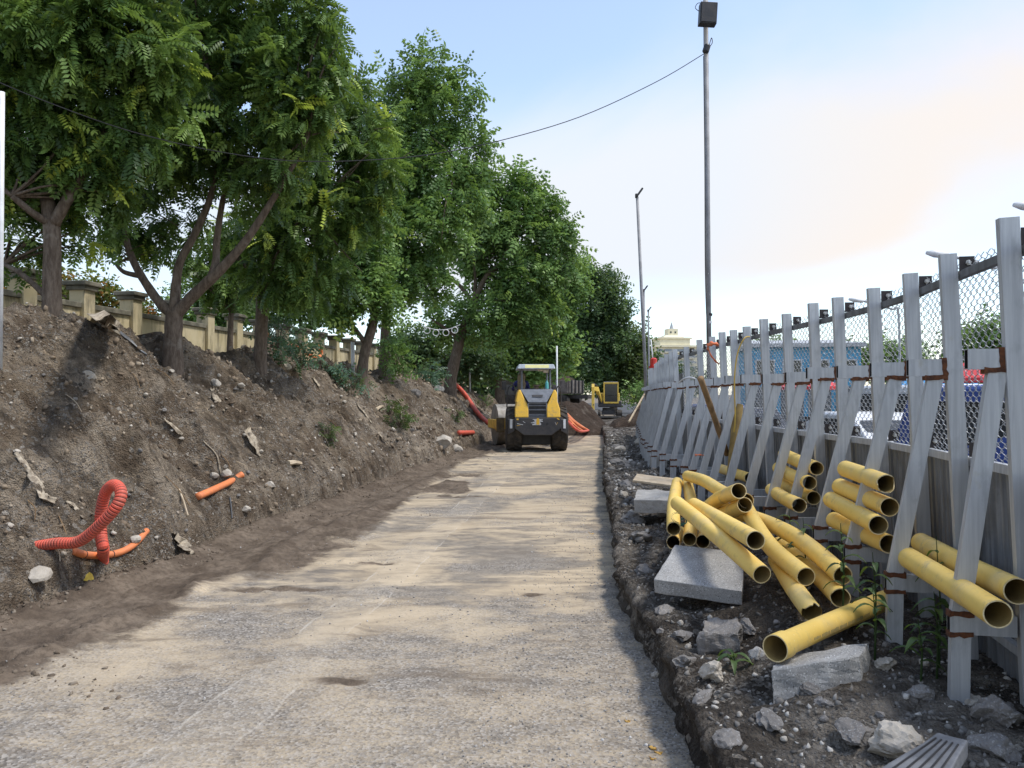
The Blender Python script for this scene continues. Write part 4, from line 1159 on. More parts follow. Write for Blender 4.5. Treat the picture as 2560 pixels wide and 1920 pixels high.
mb = MB(); mb.box((.32, .3, 2.66), (.18, .08, .1)); mb.box((.15, .32, 2.70), (.2, .06, .07)); mb.build('work_light', M['plank'], roller, bevel=.015)
# handrails and mirror
mb = MB(); mb.tube(smooth_path([(-.98, .9, 1.45), (-.95, .9, 2.0), (-.90, .85, 2.15), (-.72, .85, 2.15), (-.70, .85, 1.6)], 5), .022, 6); mb.build('handrail', M['machine_dark'], roller)
mb = MB(); mb.tube(smooth_path([(.72, .85, 1.6), (.74, .85, 2.1), (.86, .85, 2.1), (.9, .9, 1.5)], 5), .022, 6); mb.build('handrail', M['machine_dark'], roller)
mb = MB(); mb.box((-1.07, 1.2, 2.2), (.16, .06, .30), Matrix.Rotation(.3, 3, 'Z')); mb.tube([(-1.07, 1.2, 2.1), (-.96, 1.0, 1.9)], .015, 5); mb.build('mirror', M['black'], roller, bevel=.02)
mb = MB(); mb.lathe((.36, .35, 2.08), (0, 0, 1), [(0, .06), (.2, .055), (.24, .03), (.28, .03)], 12); mb.build('water_bottle', simple('teal_bottle', (.12, .48, .46), (.09, .40, .40), 8, .3), roller)
mb = MB(); mb.lathe((.02, .5, 2.06), (0, 0, 1), [(0, .07), (.09, .07), (.12, .12), (.15, .10)], 14); mb.build('exhaust_cap', simple('exhaust_rust', (.20, .13, .08), (.12, .08, .06), 9, .8), roller)
# articulated front frame, turned left
ff = empty('front_frame', (-.05, 1.9, 0), math.radians(11)); ff.parent = roller
DR = .76
mb = MB(); mb.lathe((0, 1.55, DR), (1, 0, 0), [(-1.06, DR - .09), (-1.06, DR), (1.06, DR), (1.06, DR - .09), (1.04, DR - .12), (1.04, .3), (-1.04, .3), (-1.04, DR - .12)], 56)
dr = mb.build('drum', M['drum'], ff, smooth=True); dr.data.set_sharp_from_angle(angle=math.radians(40))
for s in (-1, 1):
    mb = MB(); mb.box((s * 1.16, 1.1, .80), (.14, 1.9, .34)); mb.box((s * 1.13, .28, .80), (.26, .3, .42)); mb.build('drum_frame', M['roller_yellow'], ff, bevel=.03)
    mb = MB(); mb.box((s * 1.14, .095, .80), (.30, .06, .52)); mb.build('frame_end_plate', simple('mud_plate_%d' % (s + 1), (.20, .14, .07), (.12, .085, .05), 5, .9), ff, bevel=.03)
mb = MB(); mb.box((0, .2, .85), (2.1, .25, .4)); mb.build('cross_beam', M['roller_yellow'], ff, bevel=.03)
# operator
def skin_person(name, joints, edges, radii, mat, loc, label, root=0, rz=0):
    me = bpy.data.meshes.new(name); me.from_pydata(joints, edges, [])
    o = link(name, me, None, loc=loc, rot=(0, 0, rz))
    sk = o.modifiers.new('skin', 'SKIN')
    for i, r in enumerate(radii):
        me.skin_vertices[0].data[i].radius = r if isinstance(r, tuple) else (r, r)
        me.skin_vertices[0].data[i].use_root = (i == root)
    s = o.modifiers.new('sub', 'SUBSURF'); s.levels = 2; s.render_levels = 2
    me.materials.append(mat)
    return tag(o, label, 'person')
M['blue_cloth'] = simple('navy_cloth', (.030, .035, .16), (.022, .026, .11), 12, .9, 0, .4, 30)
M['khaki'] = simple('khaki_cloth', (.30, .235, .14), (.20, .155, .095), 10, .95, 0, .5, 26)
M['skin'] = simple('skin', (.36, .20, .125), (.30, .165, .10), 9, .6)
pj = [(0, 0, 0), (0, .02, .22), (0, .05, .44), (0, .06, .54), (0, .08, .66), (-.19, .05, .45), (-.30, .16, .22), (-.24, .42, .20), (.19, .05, .45), (.26, .2, .22), (.16, .45, .24), (-.1, .22, -.03), (-.14, .48, -.02), (-.14, .52, -.4), (.1, .22, -.03), (.14, .48, -.02), (.14, .52, -.4)]
pe = [(0, 1), (1, 2), (2, 3), (3, 4), (2, 5), (5, 6), (6, 7), (2, 8), (8, 9), (9, 10), (0, 11), (11, 12), (12, 13), (0, 14), (14, 15), (15, 16)]
prd = [(.17, .13), (.16, .12), (.17, .11), .06, (.10, .12), .085, .065, .045, .085, .065, .045, .1, .085, .06, .1, .085, .06]
RM = roller.matrix_basis.copy()
rot_r = Matrix.Rotation(math.radians(1.5), 4, 'Z')
opl = Vector(roller.location) + rot_r @ Vector((-.46, 1.32, 1.84))
op = skin_person('person', pj, pe, prd, M['blue_cloth'], opl, 'person in navy work clothes and khaki head cloth driving the roller')
mb = MB(); rs = []
for z, rx_, ry_, oy in ((.80, .03, .03, .08), (.78, .10, .11, .08), (.72, .135, .145, .07), (.62, .14, .14, .05), (.52, .13, .12, .03), (.42, .15, .10, -.04), (.25, .13, .05, -.12), (.08, .10, .03, -.13)):
    rs.append([Vector((rx_ * math.cos(a) * (1 + .1 * math.sin(3 * a + z * 20)), oy + ry_ * math.sin(a), z)) for a in [2 * math.pi * k / 16 for k in range(16)]])
mb.rings(rs, True, True); mb.build('head_cloth', M['khaki'], op, smooth=True)
mb = MB(); mb.lathe((0, .19, .66), (0, 1, 0), [(0, .085), (.03, .07), (.045, .03)], 12); mb.build('face', M['skin'], op, smooth=True)
for s, hx in ((-1, -.24), (1, .16)):
    mb = MB(); c = Vector((hx, .46 if s > 0 else .43, .22))
    mb.hexa([c + Vector(q) for q in ((-.04, 0, -.015), (.04, 0, -.015), (.038, .09, -.01), (-.038, .09, -.01), (-.04, 0, .015), (.04, 0, .015), (.038, .09, .012), (-.038, .09, .012))])
    for k in range(4):
        x = -.03 + .02 * k; L_ = (.055, .065, .06, .045)[k]
        mb.tube([c + Vector((x, .085, 0)), c + Vector((x, .085 + L_ * .6, -.01)), c + Vector((x, .085 + L_ * .7, -.04))], .009, 5)
    mb.tube([c + Vector((-s * .04, .02, 0)), c + Vector((-s * .065, .05, -.005)), c + Vector((-s * .06, .085, -.02))], .010, 5)
    mb.build('hand', M['skin'], op, bevel=.004)

# ------------------------------------------------------------------ excavator
M['ex_yellow'] = simple('excavator_yellow', (.74, .52, .09), (.62, .42, .07), 3, .5)
EX = P(1521, 1043, 57)
ex = empty('small_excavator', (EX.x, 57, EX.z), math.radians(-6), 'small yellow excavator with dark cab glass at the end of the road', 'excavator')
for s in (-1, 1):
    pts = []
    for k in range(28):
        a = 2 * math.pi * k / 28; pts.append((.75 * math.copysign(1, math.cos(a)) + .28 * math.cos(a), .28 + .27 * math.sin(a)))
    mb = MB(); mb.prism(pts, s * .78 - .2, s * .78 + .2, 0); mb.build('track', M['tyre'], ex, bevel=.02)
mb = MB(); mb.box((0, 0, .35), (1.0, 1.2, .3)); mb.lathe((0, 0, .5), (0, 0, 1), [(0, .45), (.2, .45)], 20); mb.build('undercarriage', M['machine_dark'], ex)
mb = MB(); mb.prism([(-.9, .02), (.9, .02), (.9, .14), (-.9, .14)], -1.5, -1.42, 1); mb.box((-.4, -1.2, .2), (.1, .6, .1)); mb.box((.4, -1.2, .2), (.1, .6, .1)); mb.build('dozer_blade', M['rim'], ex)
mb = MB(); mb.box((.1, .3, .98), (1.7, 1.9, .46)); mb.build('house', M['machine_dark'], ex, bevel=.06)
mb = MB(); mb.box((.05, .9, 1.45), (1.6, .75, .7)); mb.build('engine_cover', M['ex_yellow'], ex, bevel=.08)
mb = MB()
x0, x1, yf, ybk, z0, z1 = -.32, .68, -.66, .5, 1.08, 2.52
for x in (x0, x1):
    for y in (yf, ybk): mb.box((x, y, (z0 + z1) / 2), (.09, .09, z1 - z0))
for z in (z0, z1):
    mb.box(((x0 + x1) / 2, yf, z), (x1 - x0 + .09, .092, .12)); mb.box(((x0 + x1) / 2, ybk, z), (x1 - x0 + .09, .092, .12))
    for x in (x0, x1): mb.box((x, (yf + ybk) / 2, z), (.092, ybk - yf + .09, .12))
cabf = mb.build('cab_frame', M['ex_yellow'], ex, bevel=.015)
mb = MB(); mb.box(((x0 + x1) / 2, (yf + ybk) / 2, z1 + .06), (x1 - x0 + .02, ybk - yf + .02, .08)); mb.build('cab_roof', M['machine_grey'], ex, bevel=.03)
mb = MB(); mb.box(((x0 + x1) / 2, yf + .01, 2.03), (x1 - x0 - .1, .012, .82)); mb.build('windscreen', M['glass'], ex)
mb = MB(); mb.box(((x0 + x1) / 2, yf + .015, 1.38), (x1 - x0 - .1, .012, .44)); mb.build('lower_pane', M['glass'], ex)
for x in (x0, x1):
    mb = MB(); mb.box((x, (yf + ybk) / 2, 1.82), (.012, ybk - yf - .1, 1.3)); mb.build('side_window', M['glass'], ex)
mb = MB(); mb.box(((x0 + x1) / 2, yf - .012, z1 - .01), (x1 - x0 - .12, .02, .1)); mb.build('sun_visor', M['machine_grey'], ex)
def beam(mb, pts, w, hs):
    for a, b, h0_, h1_ in zip(pts[:-1], pts[1:], hs[:-1], hs[1:]):
        a, b = Vector(a), Vector(b); ax = (b - a).normalized(); sd = Vector((w / 2, 0, 0)); up = ax.cross(Vector((1, 0, 0))).normalized()
        mb.hexa([a - sd - up * h0_ / 2, a + sd - up * h0_ / 2, a + sd + up * h0_ / 2, a - sd + up * h0_ / 2, b - sd - up * h1_ / 2, b + sd - up * h1_ / 2, b + sd + up * h1_ / 2, b - sd + up * h1_ / 2])
bx_ = -.68
mb = MB(); beam(mb, [(bx_ + .15, -.4, 1.0), (bx_ - .15, -1.2, 2.05), (bx_ - .45, -2.2, 2.1)], .24, [.26, .38, .26]); mb.build('boom', M['ex_yellow'], ex, bevel=.02)
mb = MB(); bx_ -= .45; beam(mb, [(bx_, -2.15, 2.4), (bx_, -2.3, 2.1), (bx_, -2.5, .55)], .20, [.24, .34, .2]); mb.build('arm', M['ex_yellow'], ex, bevel=.02)
mb = MB(); mb.tube([(bx_ + .6, -.5, .9), (bx_ + .3, -1.2, 1.6)], .06, 8); mb.tube([(bx_ + .28, -1.4, 2.3), (bx_ + .02, -2.1, 2.48)], .06, 8); mb.tube([(bx_ + .02, -2.25, 1.8), (bx_ + .02, -2.55, .9)], .05, 8); mb.build('cylinder', M['machine_dark'], ex)
prof = [(-2.55, .60), (-2.75, .35), (-2.8, .0), (-2.6, -.35), (-2.3, -.48), (-2.35, -.44), (-2.55, -.3), (-2.68, 0), (-2.66, .3), (-2.5, .52)]
mb = MB(); mb.prism(prof, bx_ - .34, bx_ + .34, 0); bk = mb.build('bucket', M['rim'], ex, bevel=.01)
for k in range(6):
    mb = MB(); mb.box((bx_ - .3 + .12 * k, -2.79, .05), (.035, .05, .75), Matrix.Rotation(-.1, 3, 'X')); mb.build('bucket_rib', M['concrete'], bk)
mb = MB(); mb.box((.18, .05, 1.35), (.5, .5, .2)); mb.box((.18, .3, 1.75), (.48, .12, .8)); mb.build('seat', M['black'], ex, bevel=.04)

# ------------------------------------------------------------------ dump truck
M['truck_body'] = simple('dusty_tipper', (.20, .175, .155), (.12, .105, .095), 3, .8, 0, .2, 20)
tk = empty('dump_truck', (3.05, 60.0, .85), math.radians(58), 'dirty grey dump truck heaped with soil beyond the roller', 'truck')
BW, BL = 2.3, 4.4                                             # local +y is the truck's front
mb = MB(); mb.box((0, .2, .85), (.9, 7.2, .3)); mb.build('chassis', M['machine_dark'], tk)
for y in (-1.6, -.35, 3.1):
    for s in (-1, 1):
        mb = MB(); mb.lathe((s * .98, y, .5), (1, 0, 0), [(-.2, .28), (-.2, .45), (-.15, .5), (.15, .5), (.2, .45), (.2, .28)], 24); w_ = mb.build('wheel', M['tyre'], tk, smooth=True)
        mb = MB(); mb.lathe((s * .98, y, .5), (1, 0, 0), [(-.16, .28), (-.05, .12), (.05, .12), (.16, .28)], 16); mb.build('rim', M['rim'], w_)
mb = MB()
mb.box((0, 0, 1.12), (BW, BL, .14)); mb.box((0, -BL / 2, 1.6), (BW, .08, .95)); mb.box((0, BL / 2, 1.75), (BW, .1, 1.25))
for s in (-1, 1): mb.box((s * BW / 2, 0, 1.62), (.08, BL, .95))
bed = mb.build('tipper_body', M['truck_body'], tk, bevel=.02)
for s in (-1, 1):
    for k in range(7):
        mb = MB(); mb.box((s * (BW / 2 + .07), -BL / 2 + .15 + k * (BL - .3) / 6, 1.6), (.1, .14, .98)); mb.build('side_rib', M['truck_body'], bed)
for k in range(4):
    mb = MB(); mb.box((-.9 + .6 * k, BL / 2 + .08, 1.75), (.1, .1, 1.2)); mb.build('headboard_rib', M['truck_body'], bed)
    mb = MB(); mb.box((-.9 + .6 * k, -BL / 2 - .09, 1.6), (.13, .12, .98)); mb.build('tailgate_rib', M['machine_dark'], bed)
for k in (-1, 1):
    mb = MB(); mb.box((k * .9, BL / 2, 2.5), (.34, .12, .3)); mb.build('headboard_horn', M['truck_body'], bed)
gx, gy = np.meshgrid(np.linspace(-1, 1, 30), np.linspace(-1, 1, 40))
gz = 1.9 + .95 * np.clip(1 - np.abs(gx) ** 1.8, 0, 1) * np.clip(1 - np.abs(gy) ** 2.2, 0, 1) + .12 * fbm(gx * 3, gy * 4, 401, 3)
grid_mesh('soil_load', gx * (BW / 2 - .05), gy * (BL / 2 - .08), gz, M['heap'], parent=tk)
mb = MB(); mb.box((0, 3.1, 1.75), (2.3, 1.5, 1.7)); cabt = mb.build('cab', simple('truck_cab', (.10, .105, .10), (.07, .07, .07), 3, .6), tk, bevel=.1)
mb = MB(); mb.box((0, 3.86, 2.1), (2.0, .02, .65)); mb.build('windscreen', M['glass'], cabt)
for s in (-1, 1):
    mb = MB(); mb.box((s * 1.155, 3.2, 2.1), (.02, .8, .6)); mb.build('window', M['glass'], cabt)
# chalk mark on the tailgate
cu = bpy.data.curves.new('chalk_text', 'FONT'); cu.body = 'S'; cu.size = .8; cu.extrude = .003; cu.align_x = 'CENTER'
co = bpy.data.objects.new('chalk_text', cu); COL.objects.link(co)
bpy.context.view_layer.update()
me_ = bpy.data.meshes.new_from_object(co.evaluated_get(bpy.context.evaluated_depsgraph_get()))
bpy.data.objects.remove(co)
me_.materials.clear(); me_.materials.append(M['white'])
link('chalk_mark', me_, bed, loc=(-BW / 2 - .045, 1.1, 1.35), rot=(math.pi / 2, 0, -math.pi / 2))
# faint printed line along the belled pipe
_pb = [o for o in bpy.data.objects if o.name.startswith('yellow_pipe') and 'belled' in o.get('label', '')][0]
_A, _B = P(1938, 1621, 4.05), P(2215, 1500, 5.0)
_ax = (_B - _A).normalized(); _side = Vector((.45, -.75, .0)); _side = (_side - _ax * _side.dot(_ax)).normalized(); _u = _ax.cross(_side)
mb = MB(); _r = random.Random(4)
for k in range(46):
    if k % 7 == 5: continue
    c = _A.lerp(_B, .22 + .011 * k) + Vector((0, 0, -.002)) + _side * (PIPE_R + .0004)
    hgt, wd = _r.uniform(.006, .011), .005
    mb.add([c - _ax * wd - _u * hgt - _A, c + _ax * wd - _u * hgt - _A, c + _ax * wd + _u * hgt - _A, c - _ax * wd + _u * hgt - _A], [(0, 1, 2, 3)])
_m = mb.build('printed_line', simple('grey_print', (.33, .26, .12), (.28, .22, .10), 30, .6), _pb); _m['kind'] = 'stuff'

# ------------------------------------------------------------------ cream wall behind the trees
def wall_material():
    t = NT('cream_render')
    n = t.noise(1.5, 6, .65); st = t.noise(1.6, 6, .7, t.mapped((1.6, 1.6, .35)))
    col = t.mix(t.rng(n, .3, .7), (.50, .42, .25), (.58, .50, .33))
    col = t.mix(t.rng(st, .46, .66, 0, .85), col, (.16, .14, .10))
    return t.fin(col, .9, 0, t.noise(40, 4), .2, .01, .2)
M['wall'] = wall_material()
M['wall_cap'] = simple('mossy_cap', (.22, .20, .15), (.10, .095, .07), 3, .95, 0, .4, 30)
WD = Vector((.125, 1, 0)).normalized()
def wall_pt(d, z=0, off=0): return Vector((-11.5 + .125 * d + off, d, z))
wall = empty('boundary_wall', wall_pt(20, 2.2), 0, 'stained cream boundary wall with capped pillars behind the trees', 'wall')
WO = Vector(wall.location)
WR = Matrix.Rotation(-math.atan2(.125, 1), 3, 'Z')
for d in np.arange(8.2, 62, 1.72):
    top = 3.84
    d = float(d); c = wall_pt(d) - WO
    mb = MB(); mb.box((c.x, c.y, (top + 1.2) / 2 - WO.z + .17), (.36, .36, top - 1.2 + .34), WR); pl = mb.build('pillar', M['wall'], wall, bevel=.01)
    mb = MB(); mb.box((c.x, c.y, top + .36 - WO.z), (.46, .46, .10), WR); mb.box((c.x, c.y, top + .46 - WO.z), (.56, .56, .10), WR); mb.build('pillar_cap', M['wall_cap'], pl, bevel=.02)
    c2 = wall_pt(d + .86) - WO
    mb = MB(); mb.box((c2.x, c2.y, (top + 1.2) / 2 - WO.z - .04), (.16, 1.36, top - 1.2 - .08), WR); mb.build('wall_panel', M['wall'], wall)
    mb = MB(); mb.box((c2.x, c2.y, top - .02 - WO.z), (.27, 1.36, .12), WR); mb.build('coping', M['wall_cap'], wall, bevel=.015)
# plinth of white gate pier beyond
hose_pts = [wall_pt(25.2, 3.95, .25), wall_pt(26.2, 3.55, .4), wall_pt(27.2, 3.6, .4), wall_pt(28.6, 3.35, .4), wall_pt(29.4, 3.3, .4), wall_pt(29.8, 3.5, .4), wall_pt(29.4, 3.75, .4)]
mb = MB(); pp = smooth_path(hose_pts, 6); mb.tube([p - pp[0] for p in pp], .06, 8)
tag(mb.build('orange_conduit', M['orange'], smooth=True, loc=pp[0]), 'orange conduit draped over the cream wall', 'conduit')

# ------------------------------------------------------------------ foliage
def leaf_material(name, dark, mid, light, young):
    t = NT(name)
    k = t.attr('tint')
    col = t.mix(t.rng(k, 0, .45, 0, 1, False), dark, mid)
    col = t.mix(t.rng(k, .45, .85, 0, 1, False), col, light)
    col = t.mix(t.rng(k, .93, .96), col, young)
    t.fin(col, .42, 0, None, spec=.35)
    tr = t.new('ShaderNodeBsdfTranslucent'); t.put(tr.inputs['Color'], t.mix(.45, col, (.25, .36, .03)))
    ms = t.new('ShaderNodeMixShader'); ms.inputs[0].default_value = .36
    out = t.n['Material Output']
    t.l.new(t.b.outputs[0], ms.inputs[1]); t.l.new(tr.outputs[0], ms.inputs[2]); t.l.new(ms.outputs[0], out.inputs[0])
    return t.m
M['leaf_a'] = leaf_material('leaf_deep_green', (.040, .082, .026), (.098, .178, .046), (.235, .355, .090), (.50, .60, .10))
M['leaf_b'] = leaf_material('leaf_mid_green', (.062, .120, .042), (.155, .275, .080), (.33, .49, .145), (.46, .58, .12))
M['leaf_c'] = leaf_material('leaf_far_dark', (.040, .074, .036), (.072, .130, .056), (.13, .21, .085), (.2, .28, .09))
M['leaf_d'] = leaf_material('leaf_pale_green', (.05, .075, .025), (.09, .13, .045), (.15, .20, .07), (.24, .28, .10))
M['leaf_e'] = leaf_material('leaf_blue_green', (.045, .090, .060), (.085, .16, .105), (.14, .24, .16), (.2, .3, .16))
M['leaf_w'] = leaf_material('weed_green', (.035, .065, .020), (.06, .11, .03), (.11, .17, .05), (.20, .26, .06))
M['flower'] = leaf_material('orange_blossom', (.10, .12, .03), (.16, .20, .05), (.45, .16, .04), (.6, .2, .05))
def bark_material():
    t = NT('bark')
    n = t.noise(2.0, 6, .7, t.mapped((9, 9, 2.2))); n2 = t.noise(3, 5, .6)
    col = t.mix(t.rng(n, .3, .7), (.085, .062, .045), (.19, .15, .115))
    col = t.mix(t.rng(n2, .58, .72, 0, .6), col, (.26, .23, .19))
    return t.fin(col, .92, 0, n, .7, .03, .2)
M['bark'] = bark_material()

def leaf_template(pairs, kind='pinnate'):
    """unit-length compound leaf along +x, drooping in -z; quads"""
    V, Fc = [], []
    def leaflet(b, dirv, L, w):
        dirv = dirv / np.linalg.norm(dirv); sd = np.cross(dirv, (0, 0, 1)); sd = sd / (np.linalg.norm(sd) + 1e-6)
        i = len(V)
        V.extend([b, b + dirv * L * .45 + sd * w / 2 + (0, 0, -.01), b + dirv * L + (0, 0, -.10 * L), b + dirv * L * .45 - sd * w / 2 + (0, 0, -.01)])
        Fc.append((i, i + 1, i + 2, i + 3))
    for k in range(pairs):
        t = .16 + .80 * k / max(pairs - 1, 1)
        b = np.array((t, 0, -.30 * t * t))
        L = .32 * (1 - .35 * abs(t - .5)) * (7 / max(pairs, 5)) ** .3
        w = .150 * (6 / max(pairs, 3)) ** .6
        for s in (-1, 1): leaflet(b, np.array((.45, s, -.30 - .25 * t)), L, w)
    leaflet(np.array((.97, 0, -.29)), np.array((1, 0, -.6)), .24, .10)
    return np.array(V), np.array(Fc)
TPL = {6: leaf_template(6), 4: leaf_template(4), 3: leaf_template(3)}
def leaves_mesh(name, base, direc, size, tint, mat, parent, pairs):
    """base (n,3) positions, direc (n,3) unit, size (n,)"""
    TV, TF = TPL[pairs]
    n = len(base); up = np.tile((0., 0, 1), (n, 1)) + .5 * RNG.normal(size=(n, 3))
    x = direc; y = np.cross(up, x); y /= np.linalg.norm(y, axis=1)[:, None] + 1e-9; z = np.cross(x, y)
    R = np.stack([x, y, z], -1)
    v = np.einsum('nij,kj->nki', R, TV) * size[:, None, None] + base[:, None]
    f = (TF[None] + len(TV) * np.arange(n)[:, None, None]).reshape(-1)
    tt_ = np.repeat(tint, len(TF))
    tt_ = np.where(tt_ < .9, np.clip(tt_ + RNG.uniform(-.08, .08, len(tt_)), 0, .9), tt_)
    o = np_mesh(name, v.reshape(-1, 3), f, 4, mat, False, {'tint': ('FACE', tt_)}, parent)
    o['kind'] = 'stuff'
    return o
def crown_leaves(blobs, d, dens, leaf, young=.02, per=9, spread=1.0, droop=.55):
    B, D, S, T = [], [], [], []
    for bl in blobs:
        px, py, rx, ry = bl[:4]; dd_ = d + (bl[4] if len(bl) > 4 else 0); kd = bl[5] if len(bl) > 5 else 1
        c = np.array(P(px, py, dd_)); k = dd_ / F_PX
        rad = np.array((rx * k, .8 * (rx + ry) / 2 * k, ry * k))
        ncl = max(3, int(dens * kd * rx * ry * math.pi / per))
        u = RNG.normal(size=(ncl, 3)); u /= np.linalg.norm(u, axis=1)[:, None]
        r = np.clip(RNG.random(ncl) ** .33, .25, 1) * (1 + .13 * RNG.normal(size=ncl))
        cc = c + u * r[:, None] * rad
        cc = np.repeat(cc, per, 0) + RNG.normal(size=(ncl * per, 3)) * leaf * .24 * spread
        od = np.repeat(u, per, 0) * .8 + RNG.normal(size=(ncl * per, 3)) * .75 + np.array((0, 0, -droop))
        od /= np.linalg.norm(od, axis=1)[:, None]
        tc = np.repeat(RNG.random(ncl) * .75 + .05, per)
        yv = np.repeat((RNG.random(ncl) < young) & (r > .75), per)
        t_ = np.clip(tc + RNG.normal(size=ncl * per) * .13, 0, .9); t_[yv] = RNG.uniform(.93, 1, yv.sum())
        B.append(cc); D.append(od); S.append(leaf * RNG.uniform(.5, 1.3, ncl * per)); T.append(t_)
    return np.concatenate(B), np.concatenate(D), np.concatenate(S), np.concatenate(T)
def tree(name, label, trunk, limbs, blobs, d, mat, dens, leaf, pairs, young=.02, group=None, twig=1, droop=.55, per=9):
    """trunk and limbs: lists of (px, py, depth offset, radius)"""
    base = P(trunk[0][0], trunk[0][1], d)
    zt = terrain(base.x, base.y)
    base = Vector((base.x, base.y, min(base.z, zt) - .25))
    root = empty(name, base + Vector((0, 0, .25)), 0, label, 'tree', group)
    O = Vector(root.location)
    def path(l): 
        pts = [P(q[0], q[1], d + q[2]) for q in l]; return pts, [q[3] for q in l]
    mb = MB(); pts, rad = path(trunk)
    pts = [base] + pts; rad = [rad[0] * 1.35] + rad
    def add(mb, pts, rad, n=12):
        sp = smooth_path(pts, 5); rr_ = np.interp(np.linspace(0, len(rad) - 1, len(sp)), range(len(rad)), rad)
        rr_ = [float(a) * (1 + random.uniform(-.05, .05)) for a in rr_]
        mb.tube([p - O for p in sp], rr_, n)
    add(mb, pts, rad); mb.build('trunk', M['bark'], root, smooth=True)
    ends = [pts[-1]]
    for l in limbs:
        mb = MB(); lp, lr = path(l); add(mb, lp, lr, 10); mb.build('limb', M['bark'], root, smooth=True); ends.append(lp[-1])
    # branches running out into each foliage mass
    mb = MB()
    allp = ends + pts[len(pts) // 2:]
    for bl in blobs:
        c = P(bl[0], bl[1], d + (bl[4] if len(bl) > 4 else 0)); k = d / F_PX
        s = min(ends, key=lambda e: (e - c).length)
        for q in range(3 * twig):
            e = c + Vector((random.gauss(0, .5) * bl[2] * k, random.gauss(0, .4) * bl[2] * k, random.gauss(0, .5) * bl[3] * k))
            mid = s.lerp(e, .5) + Vector((random.gauss(0, .12), random.gauss(0, .12), random.uniform(0, .25))) * min(1, (e - s).length * .4)
            r0 = min(.05, .012 * (e - s).length + .012)
            sp = smooth_path([s, mid, e], 4); mb.tube([p - O for p in sp], [r0 * (1 - .8 * i / (len(sp) - 1)) for i in range(len(sp))], 5)
    mb.build('branches', M['bark'], root, smooth=True)['kind'] = 'stuff'
    b_, d_, s_, t_ = crown_leaves(blobs, d, dens, leaf, young, droop=droop, per=per)
    leaves_mesh('crown', b_ - np.array(O), d_, s_, t_, mat, root, pairs)
    return root
TG = 'trees along the top of the bank'
tree('broadleaf_tree', 'dark tree with a single straight trunk at the far left of the bank', [(130, 800, 0, .15), (130, 700, 0, .125), (130, 580, 0, .115), (115, 470, .1, .10), (105, 330, .2, .08), (110, 150, .3, .05)],
     [[(134, 560, 0, .09), (185, 470, .0, .075), (260, 340, .2, .07), (340, 195, .4, .05)], [(128, 560, 0, .07), (85, 535, -.2, .055), (30, 490, -.4, .04)], [(120, 745, .1, .05), (60, 690, .2, .04), (10, 660, .3, .03)]],
     [(40, 90, 170, 130, -.4), (190, 70, 170, 130, -.5), (60, 260, 150, 130, -.2), (220, 250, 160, 140, .2), (340, 120, 150, 140), (60, 400, 140, 70), (200, 400, 130, 80, .2), (330, 300, 130, 110, .3), (250, -80, 260, 110), (20, -80, 200, 110), (25, 530, 60, 60, .3, .5), (60, 640, 60, 50, .8, .6), (250, 500, 80, 50, .4, .6), (150, 490, 90, 50, .6, .8), (40, 470, 80, 50, .2, .8), (215, 590, 55, 55, 1.0, .5), (90, 580, 50, 40, 1.0, .5)],
     11.3, M['leaf_a'], .0122, .31, 6, .09, TG)
tree('broadleaf_tree', 'tree forking low into several pale bare limbs on the bank', [(432, 865, 0, .16), (434, 820, 0, .15), (436, 778, 0, .15)],
     [[(430, 785, 0, .10), (395, 752, 0, .085), (343, 672, .1, .07), (316, 600, .2, .055), (300, 500, .3, .04)],
      [(436, 785, 0, .11), (440, 715, .05, .085), (450, 655, .1, .075), (482, 595, .1, .068), (520, 511, .15, .06), (535, 450, .2, .05), (560, 330, .3, .04)],
      [(440, 785, 0, .12), (480, 742, -.05, .10), (540, 685, -.1, .095), (601, 619, -.15, .075), (655, 542, -.2, .065), (723, 429, -.25, .05), (770, 340, -.3, .03)],
      [(528, 692, -.1, .07), (540, 650, .0, .065), (542, 600, .05, .06), (556, 506, .1, .05), (580, 400, .2, .04)],
      [(350, 690, .1, .05), (310, 680, .2, .04), (290, 660, .2, .03)]],
     [(480, 100, 190, 130, .2), (640, 60, 170, 110, .2), (440, 300, 150, 110, .1), (600, 250, 160, 130), (730, 150, 120, 130, -.1), (790, 60, 75, 80, -.1), (380, 420, 110, 90, .2), (520, 400, 110, 70, .3), (640, 400, 110, 80, .1), (740, 300, 110, 100, -.2), (550, -70, 260, 90), (780, 230, 70, 80, -.2), (330, 560, 90, 80, .6), (640, 480, 70, 50, .3, .7), (450, 540, 60, 50, .6, .7), (700, 420, 60, 50, -.3, .8), (400, 620, 40, 40, .6, .6)],
     13.6, M['leaf_a'], .0132, .31, 6, .07, TG)
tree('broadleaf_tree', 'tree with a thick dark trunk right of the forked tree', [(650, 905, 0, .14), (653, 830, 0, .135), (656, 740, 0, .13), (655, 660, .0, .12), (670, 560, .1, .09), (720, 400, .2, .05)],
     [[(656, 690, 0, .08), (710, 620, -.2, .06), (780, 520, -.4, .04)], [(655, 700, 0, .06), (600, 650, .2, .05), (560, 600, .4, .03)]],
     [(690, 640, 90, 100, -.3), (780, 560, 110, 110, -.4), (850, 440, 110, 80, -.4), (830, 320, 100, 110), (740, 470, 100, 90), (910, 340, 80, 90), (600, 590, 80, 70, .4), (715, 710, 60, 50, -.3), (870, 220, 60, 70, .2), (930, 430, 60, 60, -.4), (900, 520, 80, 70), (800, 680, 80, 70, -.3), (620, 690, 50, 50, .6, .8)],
     16.8, M['leaf_a'], .0170, .34, 6, .14, TG)  # young leaf tint raised here to paint in sunlit yellow-green foliage
